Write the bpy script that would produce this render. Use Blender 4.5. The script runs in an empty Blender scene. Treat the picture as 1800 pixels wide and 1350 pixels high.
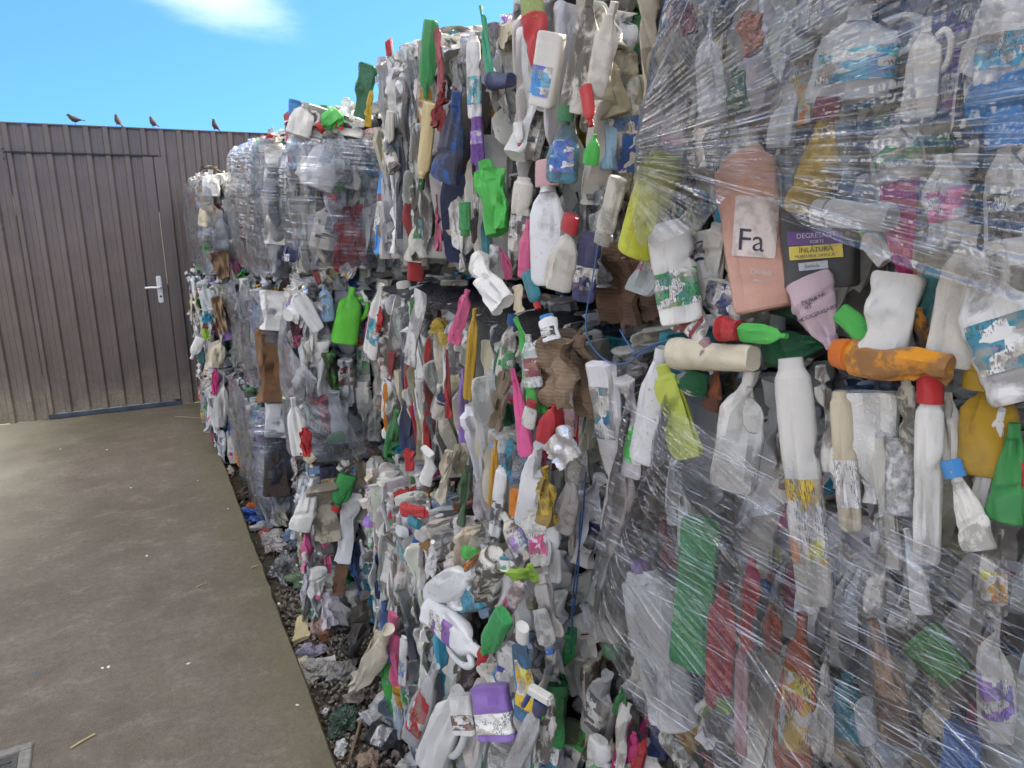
import bpy, bmesh, math, random
import numpy as np
from mathutils import Vector, Matrix, noise
from mathutils.bvhtree import BVHTree

random.seed(7)
sc = bpy.context.scene
col = sc.collection
R = math.radians

# ------------------------------------------------------------------ camera
W0, H0, F0 = 1800.0, 1350.0, 1255.0
YAW, PIT = R(27.6), R(14.1)
CAM = Vector((0, 0, 1.7))
FW = Vector((math.sin(YAW) * math.cos(PIT), math.cos(YAW) * math.cos(PIT), -math.sin(PIT)))
RT = Vector((math.cos(YAW), -math.sin(YAW), 0))
UP = RT.cross(FW)
cd = bpy.data.cameras.new('camera')
cd.sensor_width = 36.0
cd.lens = 36.0 * F0 / W0
cd.clip_start = 0.02
cd.clip_end = 2000
cam = bpy.data.objects.new('camera', cd)
col.objects.link(cam)
cam.matrix_world = Matrix.Translation(CAM) @ Matrix((RT, UP, -FW)).transposed().to_4x4()
sc.camera = cam

# ------------------------------------------------------------------ sky, sun, exposure
CLOUD_AT = (4*1.37, 4*0.71, 4*0.33)
SUN_AZ, SUN_EL = R(76), R(40)          # azimuth from +Y towards +X
w = bpy.data.worlds.new('World')
sc.world = w
w.use_nodes = True
nt = w.node_tree
nt.nodes.clear()


def wn(t, **k):
    n = nt.nodes.new(t)
    for a, b in k.items():
        setattr(n, a, b)
    return n


sky = wn('ShaderNodeTexSky', sky_type='NISHITA', sun_disc=False, sun_elevation=SUN_EL, sun_rotation=SUN_AZ,
         air_density=1.0, dust_density=0.25, ozone_density=4.5, altitude=100)
bg = wn('ShaderNodeBackground')
bg.inputs['Strength'].default_value = 0.15
outw = wn('ShaderNodeOutputWorld')
tc = wn('ShaderNodeTexCoord')
# a wispy cloud: noise inside a long soft ellipsoid, repeated sparsely over the rest of the sky by a second noise
mp = wn('ShaderNodeMapping')
mp.inputs['Location'].default_value = (0.14, 0, 0.03)
mp.inputs['Scale'].default_value = (1.0, 1.0, 3.2)
cn = wn('ShaderNodeTexNoise')
cn.inputs['Scale'].default_value = 5.0
cn.inputs['Detail'].default_value = 7
cn.inputs['Roughness'].default_value = 0.58
wv = wn('ShaderNodeVectorMath', operation='DISTANCE')
wv.inputs[1].default_value = (0.155, 0.962, 0.245)
st = wn('ShaderNodeVectorMath', operation='MULTIPLY')
st.inputs[1].default_value = (1.0, 0.6, 2.8)
st2 = wn('ShaderNodeVectorMath', operation='MULTIPLY')
st2.inputs[1].default_value = (1.0, 0.6, 2.8)
st2.inputs[0].default_value = (0.092, 0.966, 0.243)
ds = wn('ShaderNodeVectorMath', operation='DISTANCE')
nt.links.new(tc.outputs['Generated'], st.inputs[0])
rot = wn('ShaderNodeVectorRotate', rotation_type='AXIS_ANGLE')
rot.inputs['Center'].default_value = (0.135, 0.966, 0.243)
rot.inputs['Axis'].default_value = (0, 1, 0)
rot.inputs['Angle'].default_value = R(-16)
nt.links.new(tc.outputs['Generated'], rot.inputs['Vector'])
nt.links.new(rot.outputs[0], st.inputs[0])
nt.links.new(st.outputs[0], ds.inputs[0])
nt.links.new(st2.outputs[0], ds.inputs[1])
mr = wn('ShaderNodeMapRange')
mr.inputs['From Min'].default_value = 0.18
mr.inputs['From Max'].default_value = 0.02
nt.links.new(ds.outputs['Value'], mr.inputs['Value'])
nt.links.new(tc.outputs['Generated'], mp.inputs['Vector'])
nt.links.new(mp.outputs[0], cn.inputs['Vector'])
m1 = wn('ShaderNodeMath', operation='MULTIPLY_ADD')
m1.inputs[1].default_value = 1.1
m1.inputs[2].default_value = -0.55
nt.links.new(cn.outputs['Fac'], m1.inputs[0])
m2 = wn('ShaderNodeMath', operation='ADD')
nt.links.new(mr.outputs[0], m2.inputs[0])
nt.links.new(m1.outputs[0], m2.inputs[1])
m3 = wn('ShaderNodeMapRange', interpolation_type='SMOOTHSTEP')
m3.inputs['From Min'].default_value = 0.18
m3.inputs['From Max'].default_value = 1.0
m3.inputs['To Max'].default_value = 0.22
nt.links.new(m2.outputs[0], m3.inputs['Value'])
cmix = wn('ShaderNodeMix', data_type='RGBA')
cmix.inputs[7].default_value = (11.0, 11.0, 11.2, 1)
gain = wn('ShaderNodeMix', data_type='RGBA', blend_type='MULTIPLY')
gain.inputs[0].default_value = 1.0
gain.inputs[7].default_value = (0.37, 0.71, 0.96, 1)
sep = wn('ShaderNodeSeparateXYZ')
nt.links.new(tc.outputs['Generated'], sep.inputs[0])
zl = wn('ShaderNodeMath', operation='MAXIMUM')
zl.inputs[1].default_value = 0.0
nt.links.new(sep.outputs[2], zl.inputs[0])
zm = wn('ShaderNodeMath', operation='MULTIPLY_ADD')
zm.inputs[1].default_value = 0.95
zm.inputs[2].default_value = 0.22
nt.links.new(zl.outputs[0], zm.inputs[0])
cb = wn('ShaderNodeCombineXYZ')
nt.links.new(sep.outputs[0], cb.inputs[0])
nt.links.new(sep.outputs[1], cb.inputs[1])
nt.links.new(zm.outputs[0], cb.inputs[2])
nz = wn('ShaderNodeVectorMath', operation='NORMALIZE')
nt.links.new(cb.outputs[0], nz.inputs[0])
nt.links.new(nz.outputs[0], sky.inputs[0])
nt.links.new(sky.outputs[0], gain.inputs[6])
# broken bright cloud over the whole sky
mp2 = wn('ShaderNodeMapping')
mp2.inputs['Location'].default_value = CLOUD_AT
mp2.inputs['Scale'].default_value = (1.0, 1.0, 1.7)
cn2 = wn('ShaderNodeTexNoise')
cn2.inputs['Scale'].default_value = 1.5
cn2.inputs['Detail'].default_value = 7
cn2.inputs['Roughness'].default_value = 0.5
nt.links.new(tc.outputs['Generated'], mp2.inputs['Vector'])
nt.links.new(mp2.outputs[0], cn2.inputs['Vector'])
cov = wn('ShaderNodeMapRange', interpolation_type='SMOOTHSTEP')
cov.inputs['From Min'].default_value = 0.46
cov.inputs['From Max'].default_value = 0.60
nt.links.new(cn2.outputs['Fac'], cov.inputs['Value'])
mx = wn('ShaderNodeMath', operation='MAXIMUM')
nt.links.new(m3.outputs[0], mx.inputs[0])
nt.links.new(cov.outputs[0], mx.inputs[1])
nt.links.new(mx.outputs[0], cmix.inputs[0])
nt.links.new(gain.outputs[2], cmix.inputs[6])
nt.links.new(cmix.outputs[2], bg.inputs[0])
nt.links.new(bg.outputs[0], outw.inputs[0])

sl = bpy.data.lights.new('sun', 'SUN')
sl.energy = 5.0
sl.angle = R(0.53)
sl.color = (1.0, 0.95, 0.87)
so = bpy.data.objects.new('sun', sl)
col.objects.link(so)
sdir = Vector((math.sin(SUN_AZ) * math.cos(SUN_EL), math.cos(SUN_AZ) * math.cos(SUN_EL), math.sin(SUN_EL)))
so.rotation_euler = (-sdir).to_track_quat('-Z', 'Y').to_euler()
so.location = (6, 3, 8)

vs = sc.view_settings
vs.view_transform = 'Standard'
vs.look = 'None'
vs.gamma = 1
vs.use_curve_mapping = False
vs.exposure = 1.36
vs.use_white_balance = True
vs.white_balance_temperature = 7450
vs.white_balance_tint = 10
sc.cycles.max_bounces = 6
sc.cycles.diffuse_bounces = 1
sc.cycles.glossy_bounces = 2
sc.cycles.transmission_bounces = 4
sc.cycles.transparent_max_bounces = 16
sc.cycles.use_adaptive_sampling = True
sc.cycles.adaptive_threshold = 0.02
sc.cycles.caustics_reflective = False
sc.cycles.caustics_refractive = False
sc.cycles.use_denoising = True
sc.cycles.sample_clamp_indirect = 6


# ------------------------------------------------------------------ small helpers
def ray(px, py):
    return FW * F0 + RT * (px - W0 / 2) - UP * (py - H0 / 2)


def at(px, py, ax, val):
    """the point of the real plane ax = val that stands behind a point of the photograph"""
    d = ray(px, py)
    i = 'xyz'.index(ax)
    return CAM + d * ((val - CAM[i]) / d[i])


def depth(p):
    return (p - CAM).dot(FW)


def mesh_from(name, verts, faces, mat=None, smooth=None):
    me = bpy.data.meshes.new(name)
    me.from_pydata([tuple(v) for v in verts], [], faces)
    if mat is not None:
        me.materials.append(mat)
    if smooth is not None:
        me.shade_smooth()
        if smooth < 179:
            me.set_sharp_from_angle(angle=R(smooth))
    return me


def obj(name, me, parent=None, M=None, color=None, label=None):
    o = bpy.data.objects.new(name, me)
    col.objects.link(o)
    if parent is not None:
        o.parent = parent
    if M is not None:
        o.matrix_basis = M
    if color is not None:
        o.color = (color[0], color[1], color[2], 1)
    if label:
        o['label'] = label
    return o


def empty(name, loc, label, cat, group=None):
    o = bpy.data.objects.new(name, None)
    o.empty_display_size = 0.1
    col.objects.link(o)
    o.location = loc
    tag(o, label, cat, group)
    return o


def tag(o, label=None, cat=None, group=None, kind=None):
    if label:
        o['label'] = label
    if cat:
        o['category'] = cat
    if group:
        o['group'] = group
    if kind:
        o['kind'] = kind
    return o


def box_bm(bm, x0, x1, y0, y1, z0, z1):
    v = [bm.verts.new(p) for p in ((x0, y0, z0), (x1, y0, z0), (x1, y1, z0), (x0, y1, z0),
                                   (x0, y0, z1), (x1, y0, z1), (x1, y1, z1), (x0, y1, z1))]
    for f in ((0, 3, 2, 1), (4, 5, 6, 7), (0, 1, 5, 4), (1, 2, 6, 5), (2, 3, 7, 6), (3, 0, 4, 7)):
        bm.faces.new([v[i] for i in f])


def bm_mesh(name, bm, mat, bevel=0, smooth=None):
    if bevel:
        bmesh.ops.bevel(bm, geom=bm.edges[:], offset=bevel, segments=2, affect='EDGES', clamp_overlap=True)
    me = bpy.data.meshes.new(name)
    bm.to_mesh(me)
    bm.free()
    me.materials.append(mat)
    if smooth:
        me.shade_smooth()
        me.set_sharp_from_angle(angle=R(smooth))
    return me


def tube(points, r, n=6, caps=True):
    P = [Vector(p) for p in points]
    vs_, fs = [], []
    up = Vector((0.13, 0.31, 0.9)).normalized()
    for i, p in enumerate(P):
        t = (P[min(i + 1, len(P) - 1)] - P[max(i - 1, 0)]).normalized()
        a = t.cross(up).normalized()
        b = a.cross(t).normalized()
        rr = r[i] if isinstance(r, (list, tuple)) else r
        for k in range(n):
            an = 2 * math.pi * k / n
            vs_.append(p + (a * math.cos(an) + b * math.sin(an)) * rr)
    for i in range(len(P) - 1):
        for k in range(n):
            fs.append((i * n + k, i * n + (k + 1) % n, (i + 1) * n + (k + 1) % n, (i + 1) * n + k))
    if caps:
        fs.append(tuple(range(n))[::-1])
        fs.append(tuple((len(P) - 1) * n + k for k in range(n)))
    return vs_, fs


def spline(pts, n=8):
    P = [Vector(p) for p in pts]
    P = [2 * P[0] - P[1]] + P + [2 * P[-1] - P[-2]]
    out = []
    for i in range(1, len(P) - 2):
        a, b, c, d = P[i - 1:i + 3]
        for k in range(n):
            t = k / n
            out.append(0.5 * ((2 * b) + (c - a) * t + (2 * a - 5 * b + 4 * c - d) * t * t + (3 * b - a - 3 * c + d) * t ** 3))
    out.append(P[-2])
    return out


# ------------------------------------------------------------------ materials
class NB:
    """tiny node builder"""

    def __init__(s, name):
        s.m = bpy.data.materials.new(name)
        s.m.use_nodes = True
        s.t = s.m.node_tree
        s.t.nodes.clear()
        s.out = s.t.nodes.new('ShaderNodeOutputMaterial')

    def n(s, typ, ins=None, **k):
        nd = s.t.nodes.new(typ)
        for a, b in k.items():
            setattr(nd, a, b)
        for a, b in (ins or {}).items():
            if isinstance(b, bpy.types.NodeSocket):
                s.t.links.new(b, nd.inputs[a])
            else:
                nd.inputs[a].default_value = b
        return nd

    def noise(s, vec, scale, detail=4, rough=0.55, dist=0.0):
        return s.n('ShaderNodeTexNoise', {'Vector': vec, 'Scale': scale, 'Detail': detail, 'Roughness': rough, 'Distortion': dist}).outputs['Fac']

    def ramp(s, f, a, b, lo=0.0, hi=1.0):
        return s.n('ShaderNodeMapRange', {'Value': f, 'From Min': a, 'From Max': b, 'To Min': lo, 'To Max': hi}, interpolation_type='SMOOTHSTEP').outputs[0]

    def math(s, op, a, b=0.0, c=0.0):
        return s.n('ShaderNodeMath', {0: a, 1: b, 2: c}, operation=op).outputs[0]

    def mix(s, f, a, b, mode='MIX'):
        return s.n('ShaderNodeMix', {0: f, 6: a, 7: b}, data_type='RGBA', blend_type=mode).outputs[2]

    def bump(s, h, strength, dist):
        return s.n('ShaderNodeBump', {'Height': h, 'Strength': strength, 'Distance': dist}).outputs[0]

    def principled(s, **k):
        ins = {a.replace('_', ' '): b for a, b in k.items()}
        p = s.n('ShaderNodeBsdfPrincipled', ins)
        return p.outputs[0]

    def done(s, sh):
        s.t.links.new(sh, s.out.inputs['Surface'])
        return s.m


def C4(r, g, b):
    return (r, g, b, 1)


def obj_coords(b, k=37.0):
    oi = b.n('ShaderNodeObjectInfo')
    t = b.n('ShaderNodeTexCoord')
    off = b.math('MULTIPLY', oi.outputs['Random'], k)
    v = b.n('ShaderNodeVectorMath', {0: t.outputs['Object'], 1: off}, operation='ADD').outputs[0]
    return oi, v, t


def mat_plastic(name, dirt, rough, spec=0.5):
    b = NB(name)
    oi, v, t = obj_coords(b)
    rnd = oi.outputs['Random']
    rnd2 = b.math('FRACT', b.math('MULTIPLY', rnd, 7.31))
    big = b.noise(v, 13, 5, 0.66, 0.5)
    fine = b.noise(v, 70, 3, 0.7)
    streak = b.noise(b.n('ShaderNodeMapping', {'Vector': v, 'Scale': (80, 80, 10)}).outputs[0], 1.0, 2, 0.6)
    amt = b.math('MULTIPLY_ADD', b.math('MULTIPLY', rnd2, b.math('MULTIPLY', rnd2, rnd2)), 1.1 * dirt, 0.12 * dirt)
    lo = b.math('MULTIPLY_ADD', rnd2, -0.18, 0.57)
    d1 = b.ramp(big, lo, b.math('ADD', lo, 0.13))
    d2 = b.math('MULTIPLY', b.ramp(fine, 0.57, 0.68), b.ramp(big, 0.40, 0.58))
    d3 = b.ramp(streak, 0.60, 0.76, 0, 0.7)
    d = b.math('MINIMUM', b.math('MULTIPLY', b.math('MAXIMUM', b.math('MAXIMUM', d1, d2), d3), amt), 0.92)
    basec = oi.outputs['Color']
    yell = b.mix(b.math('FRACT', b.math('MULTIPLY', rnd, 3.7)), C4(1, 1, 1), C4(0.95, 0.91, 0.82))
    tone = b.mix(1.0, basec, yell, 'MULTIPLY')
    mud = b.mix(b.math('FRACT', b.math('MULTIPLY', rnd, 11.9)), C4(0.055, 0.040, 0.026), C4(0.085, 0.072, 0.058))
    c = b.mix(d, tone, mud)
    wob = b.n('ShaderNodeTexNoise', {'Vector': v, 'Scale': 22.0, 'Detail': 2.0, 'Roughness': 0.5})
    vw = b.n('ShaderNodeVectorMath', {0: wob.outputs['Color'], 1: v, 2: (1, 1, 1)}, operation='MULTIPLY_ADD')
    b.t.links.new(wob.outputs['Color'], vw.inputs[0])
    vw.inputs[1].default_value = (0.035, 0.035, 0.035)
    b.t.links.new(v, vw.inputs[2])
    cr = b.n('ShaderNodeTexVoronoi', {'Vector': b.n('ShaderNodeMapping', {'Vector': vw.outputs[0], 'Scale': (34, 34, 17)}).outputs[0], 'Scale': 1.0}, feature='F1').outputs['Distance']
    hgt = b.math('MULTIPLY_ADD', cr, b.math('MULTIPLY_ADD', rnd2, 0.7, 0.15), b.math('MULTIPLY', wob.outputs['Fac'], 0.6))
    bp = b.bump(hgt, 0.5, 0.010)
    rg = b.math('MULTIPLY_ADD', d, 0.45, b.math('MULTIPLY_ADD', rnd, 0.14, rough))
    p = b.principled(Base_Color=c, Roughness=rg, Specular_IOR_Level=spec, Normal=bp)
    return b.done(p)


def mat_milky():
    """thin translucent white plastic"""
    b = NB('milky_plastic')
    oi, v, t = obj_coords(b)
    big = b.noise(v, 14, 5, 0.62)
    d1 = b.ramp(big, 0.52, 0.74, 0, 0.6)
    fine = b.ramp(b.noise(v, 80, 4, 0.7), 0.61, 0.7, 0, 0.6)
    d = b.math('MAXIMUM', d1, fine)
    c = b.mix(d, oi.outputs['Color'], C4(0.10, 0.08, 0.06))
    bp = b.bump(b.noise(v, 24, 4, 0.6, 1.0), 0.28, 0.006)
    p = b.principled(Base_Color=c, Roughness=0.32, Specular_IOR_Level=0.5, Normal=bp)
    tr = b.n('ShaderNodeBsdfTranslucent', {'Color': c, 'Normal': bp}).outputs[0]
    return b.done(b.n('ShaderNodeMixShader', {0: 0.28, 1: p, 2: tr}).outputs[0])


def mat_clear():
    b = NB('clear_plastic')
    oi, v, t = obj_coords(b)
    h = b.noise(v, 40, 4, 0.6, 0.8)
    bp = b.bump(h, 0.6, 0.004)
    d = b.ramp(b.noise(v, 30, 4), 0.45, 0.7, 0.0, 0.5)
    gl = b.n('ShaderNodeBsdfGlossy', {'Color': C4(0.9, 0.9, 0.9), 'Roughness': 0.12, 'Normal': bp}).outputs[0]
    df = b.n('ShaderNodeBsdfDiffuse', {'Color': oi.outputs['Color'], 'Normal': bp}).outputs[0]
    tp = b.n('ShaderNodeBsdfTransparent', {'Color': C4(0.86, 0.88, 0.88)}).outputs[0]
    m = b.n('ShaderNodeMixShader', {0: b.math('ADD', d, 0.22), 1: tp, 2: df}).outputs[0]
    fr = b.n('ShaderNodeFresnel', {'IOR': 1.45, 'Normal': bp}).outputs[0]
    return b.done(b.n('ShaderNodeMixShader', {0: b.math('ADD', fr, 0.05), 1: m, 2: gl}).outputs[0])


def mat_label():
    b = NB('printed_label')
    oi, v, t = obj_coords(b)
    vo = b.n('ShaderNodeTexVoronoi', {'Vector': b.n('ShaderNodeMapping', {'Vector': v, 'Scale': (30, 30, 48)}).outputs[0], 'Scale': 1.0}, feature='F1', distance='CHEBYCHEV')
    cellv = b.n('ShaderNodeSeparateColor', {0: vo.outputs['Color']})
    hs = b.n('ShaderNodeHueSaturation', {'Hue': b.math('MULTIPLY_ADD', cellv.outputs[0], 0.16, 0.42), 'Saturation': 0.85, 'Value': 1.0, 'Color': oi.outputs['Color']}).outputs[0]
    white = C4(0.66, 0.65, 0.61)
    c = b.mix(b.ramp(cellv.outputs[1], 0.50, 0.52), white, oi.outputs['Color'])
    c = b.mix(b.ramp(cellv.outputs[2], 0.72, 0.74), c, hs)
    br = b.n('ShaderNodeTexBrick', {'Vector': b.n('ShaderNodeMapping', {'Vector': v, 'Rotation': (R(90), 0, 0), 'Scale': (1, 1, 1)}).outputs[0],
                                    'Color1': C4(1, 1, 1), 'Color2': C4(1, 1, 1), 'Mortar': C4(0, 0, 0), 'Scale': 1.0,
                                    'Mortar Size': 0.0012, 'Brick Width': 0.006, 'Row Height': 0.0035}).outputs['Color']
    lines = b.ramp(b.noise(b.n('ShaderNodeMapping', {'Vector': v, 'Scale': (420, 420, 130)}).outputs[0], 1.0, 1), 0.5, 0.56)
    tmask = b.math('MULTIPLY', lines, b.ramp(b.noise(v, 24, 1), 0.47, 0.52))
    c = b.mix(b.math('MULTIPLY', tmask, 0.8), c, C4(0.06, 0.06, 0.08))
    wear = b.ramp(b.noise(v, 26, 5, 0.7), 0.47, 0.62)
    c = b.mix(b.math('MULTIPLY', wear, 0.75), c, C4(0.30, 0.26, 0.21))
    p = b.principled(Base_Color=c, Roughness=0.45, Specular_IOR_Level=0.4, Normal=b.bump(b.noise(v, 60, 4), 0.4, 0.003))
    return b.done(p)


def mat_plain(name, c, rough=0.5, metal=0.0, nscale=30, namt=0.3, bump=0.2, bdist=0.003, spec=0.5):
    b = NB(name)
    oi, v, t = obj_coords(b)
    f = b.ramp(b.noise(v, nscale, 5, 0.6), 0.35, 0.7, 0, namt)
    cc = b.mix(f, C4(*c), C4(c[0] * 0.35, c[1] * 0.33, c[2] * 0.3))
    p = b.principled(Base_Color=cc, Roughness=rough, Metallic=metal, Specular_IOR_Level=spec, Normal=b.bump(b.noise(v, nscale * 2.5, 4), bump, bdist))
    return b.done(p)


def mat_objcol(name, rough=0.4, bump=0.5, metal=0.0):
    b = NB(name)
    oi, v, t = obj_coords(b)
    f = b.ramp(b.noise(v, 40, 5, 0.6), 0.45, 0.7, 0, 0.5)
    cc = b.mix(f, oi.outputs['Color'], C4(0.10, 0.085, 0.065))
    p = b.principled(Base_Color=cc, Roughness=rough, Metallic=metal, Normal=b.bump(b.noise(v, 55, 5, 0.65, 0.6), bump, 0.006))
    return b.done(p)


def mat_cardboard():
    b = NB('cardboard')
    oi, v, t = obj_coords(b)
    f = b.ramp(b.noise(v, 16, 5, 0.65), 0.38, 0.68, 0, 0.75)
    wv_ = b.n('ShaderNodeTexWave', {'Vector': v, 'Scale': 48.0, 'Distortion': 1.2, 'Detail': 2.0}, wave_type='BANDS', bands_direction='Z').outputs['Fac']
    c = b.mix(f, oi.outputs['Color'], C4(0.10, 0.06, 0.035))
    h = b.math('ADD', b.math('MULTIPLY', wv_, 0.4), b.noise(v, 50, 4))
    p = b.principled(Base_Color=c, Roughness=0.85, Specular_IOR_Level=0.2, Normal=b.bump(h, 0.45, 0.004))
    return b.done(p)


def mat_film(name, haze, streak, tint=(0.80, 0.82, 0.85), rough=0.10, su=2.2, sv=95.0, glint=0.6, refl=0.05):
    """stretch film: mostly see-through, with stretch streaks along U that catch the sky"""
    b = NB(name)
    uv = b.n('ShaderNodeTexCoord').outputs['UV']
    m1 = b.n('ShaderNodeMapping', {'Vector': uv, 'Scale': (su, sv, 1)}).outputs[0]
    m2 = b.n('ShaderNodeMapping', {'Vector': uv, 'Scale': (su * 1.4, sv * 2.7, 1), 'Location': (3.1, 7.7, 0)}).outputs[0]
    m3 = b.n('ShaderNodeMapping', {'Vector': uv, 'Scale': (su * 2.2, sv * 0.13, 1), 'Location': (1.1, 2.7, 0)}).outputs[0]
    m4 = b.n('ShaderNodeMapping', {'Vector': uv, 'Scale': (su * 14, sv * 0.55, 1), 'Location': (9.1, 4.7, 0)}).outputs[0]
    n1 = b.noise(m1, 1.0, 2, 0.55, 0.15)
    n2 = b.noise(m2, 1.0, 1, 0.5, 0.1)
    n3 = b.noise(m3, 1.0, 4, 0.6, 0.4)
    n4 = b.noise(m4, 1.0, 3, 0.6, 0.3)
    s1 = b.ramp(n1, 0.61, 0.72)
    s2 = b.ramp(n2, 0.63, 0.72)
    pat = b.ramp(n3, 0.40, 0.62)
    brk = b.ramp(n4, 0.36, 0.60, 0.25, 1.0)
    s = b.math('MAXIMUM', s1, b.math('MULTIPLY', s2, 0.7))
    s = b.math('MULTIPLY', s, b.math('MULTIPLY', b.math('MULTIPLY_ADD', pat, 0.75, 0.25), brk))
    h = b.math('ADD', b.math('MULTIPLY', n1, 1.0), b.math('MULTIPLY_ADD', n2, 0.4, b.math('MULTIPLY', n4, 0.6)))
    bp = b.bump(h, 0.9, 0.006)
    bp2 = b.bump(h, 1.0, 0.012)
    gl = b.n('ShaderNodeBsdfGlossy', {'Color': C4(0.97, 0.97, 0.97), 'Roughness': rough, 'Normal': bp2}).outputs[0]
    df = b.n('ShaderNodeBsdfDiffuse', {'Color': C4(*tint), 'Normal': bp}).outputs[0]
    tl = b.n('ShaderNodeBsdfTranslucent', {'Color': C4(*tint), 'Normal': bp}).outputs[0]
    dt = b.n('ShaderNodeMixShader', {0: 0.3, 1: df, 2: tl}).outputs[0]
    tp = b.n('ShaderNodeBsdfTransparent', {'Color': C4(0.95, 0.95, 0.96)}).outputs[0]
    hz = b.math('ADD', b.math('MULTIPLY', s, streak), b.math('MULTIPLY_ADD', pat, haze * 1.1, haze * 0.3))
    hz = b.math('MINIMUM', hz, 0.95)
    base = b.n('ShaderNodeMixShader', {0: hz, 1: tp, 2: dt}).outputs[0]
    fr = b.n('ShaderNodeFresnel', {'IOR': 1.5, 'Normal': bp}).outputs[0]
    g = b.math('ADD', b.math('MULTIPLY', fr, 1.0), b.math('MULTIPLY_ADD', s, glint, b.math('MULTIPLY', pat, refl)))
    g = b.math('MINIMUM', g, 0.92)
    return b.done(b.n('ShaderNodeMixShader', {0: g, 1: base, 2: gl}).outputs[0])


def mat_fence():
    b = NB('brown_painted_sheet')
    t = b.n('ShaderNodeTexCoord')
    v = t.outputs['Object']
    sx = b.n('ShaderNodeSeparateXYZ', {0: v})
    n1 = b.noise(v, 3.0, 6, 0.65)
    run = b.noise(b.n('ShaderNodeMapping', {'Vector': v, 'Scale': (26, 26, 0.9)}).outputs[0], 1.0, 4, 0.6)
    c = b.mix(b.ramp(n1, 0.3, 0.7), C4(0.118, 0.090, 0.080), C4(0.145, 0.113, 0.101))
    c = b.mix(b.ramp(run, 0.5, 0.72, 0, 0.10), c, C4(0.24, 0.205, 0.19))
    # mud splashed along the foot of the sheets
    zz = b.math('ADD', sx.outputs[2], b.math('MULTIPLY_ADD', b.noise(v, 4.5, 5, 0.65), 0.75, -0.375))
    sp = b.ramp(zz, 0.36, 0.02, 0, 0.85)
    sp = b.math('MULTIPLY', sp, b.ramp(b.noise(v, 60, 5, 0.75), 0.36, 0.62, 0.35, 1.0))
    c = b.mix(sp, c, C4(0.30, 0.25, 0.17))
    fl = b.ramp(b.noise(v, 95, 3, 0.6), 0.69, 0.72)
    fl = b.math('MULTIPLY', fl, b.ramp(sx.outputs[2], 1.0, 0.2, 0, 0.7))
    c = b.mix(fl, c, C4(0.5, 0.46, 0.38))
    scr = b.ramp(b.noise(b.n('ShaderNodeMapping', {'Vector': v, 'Scale': (5, 5, 7)}).outputs[0], 1.0, 7, 0.72, 0.6), 0.66, 0.74)
    scr = b.math('MULTIPLY', scr, b.ramp(sx.outputs[2], 1.1, 0.5, 0, 0.55))
    c = b.mix(scr, c, C4(0.34, 0.30, 0.26))
    rg = b.math('MULTIPLY_ADD', n1, 0.2, 0.24)
    p = b.principled(Base_Color=c, Roughness=b.math('ADD', rg, b.math('MULTIPLY', sp, 0.3)), Specular_IOR_Level=0.9, Metallic=0.12, Normal=b.bump(b.noise(v, 5, 4), 0.15, 0.02))
    return b.done(p)


def mat_concrete():
    b = NB('dirty_concrete')
    t = b.n('ShaderNodeTexCoord')
    v = t.outputs['Object']
    s = b.n('ShaderNodeSeparateXYZ', {0: v})
    n0 = b.noise(v, 1.3, 7, 0.66, 0.1)
    n1 = b.noise(b.n('ShaderNodeMapping', {'Vector': v, 'Scale': (5.0, 7.0, 1), 'Rotation': (0, 0, R(-24))}).outputs[0], 1.0, 9, 0.78, 0.0)
    n2 = b.noise(v, 42, 6, 0.75)
    n3 = b.noise(v, 190, 4, 0.7)
    c = b.mix(b.ramp(n0, 0.28, 0.72), C4(0.155, 0.128, 0.096), C4(0.215, 0.182, 0.142))
    c = b.mix(b.ramp(n1, 0.48, 0.66, 0, 0.5), c, C4(0.33, 0.29, 0.235))
    c = b.mix(b.ramp(n1, 0.48, 0.33, 0, 0.6), c, C4(0.10, 0.08, 0.058))
    c = b.mix(b.ramp(n2, 0.44, 0.62, 0, 0.6), c, C4(0.14, 0.115, 0.088))
    c = b.mix(b.ramp(n3, 0.56, 0.66, 0, 0.6), c, C4(0.36, 0.33, 0.28))
    # moss: along the broken edge and where the damp collects before the fence
    ed = b.math('ADD', s.outputs[0], b.math('MULTIPLY_ADD', b.noise(v, 5, 5, 0.65), 0.5, -0.25))
    mo = b.ramp(ed, 0.12, 0.40, 0, 0.65)
    fy = b.math('ADD', s.outputs[1], b.math('MULTIPLY_ADD', b.noise(v, 3, 5, 0.65), 1.5, -0.75))
    mf = b.math('MULTIPLY', b.ramp(fy, 5.4, 6.6, 0, 0.5), b.ramp(s.outputs[0], 0.1, -0.5, 0.25, 1))
    mo = b.math('MAXIMUM', mo, mf)
    mo = b.math('MULTIPLY', mo, b.ramp(b.noise(v, 28, 5, 0.7), 0.3, 0.6, 0.3, 1))
    c = b.mix(mo, c, C4(0.155, 0.148, 0.072))
    # paler yellowish tone, growing towards the far left
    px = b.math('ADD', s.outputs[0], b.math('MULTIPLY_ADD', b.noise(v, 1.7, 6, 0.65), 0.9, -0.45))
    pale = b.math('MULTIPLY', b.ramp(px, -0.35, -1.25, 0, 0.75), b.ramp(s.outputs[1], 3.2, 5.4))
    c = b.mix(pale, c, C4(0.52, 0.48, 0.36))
    h = b.math('ADD', b.math('ADD', n2, b.math('MULTIPLY', n3, 0.4)), b.math('MULTIPLY', n1, 1.5))
    p = b.principled(Base_Color=c, Roughness=b.ramp(n1, 0.3, 0.7, 0.72, 0.95), Specular_IOR_Level=0.25, Normal=b.bump(h, 0.8, 0.008))
    return b.done(p)


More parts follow.
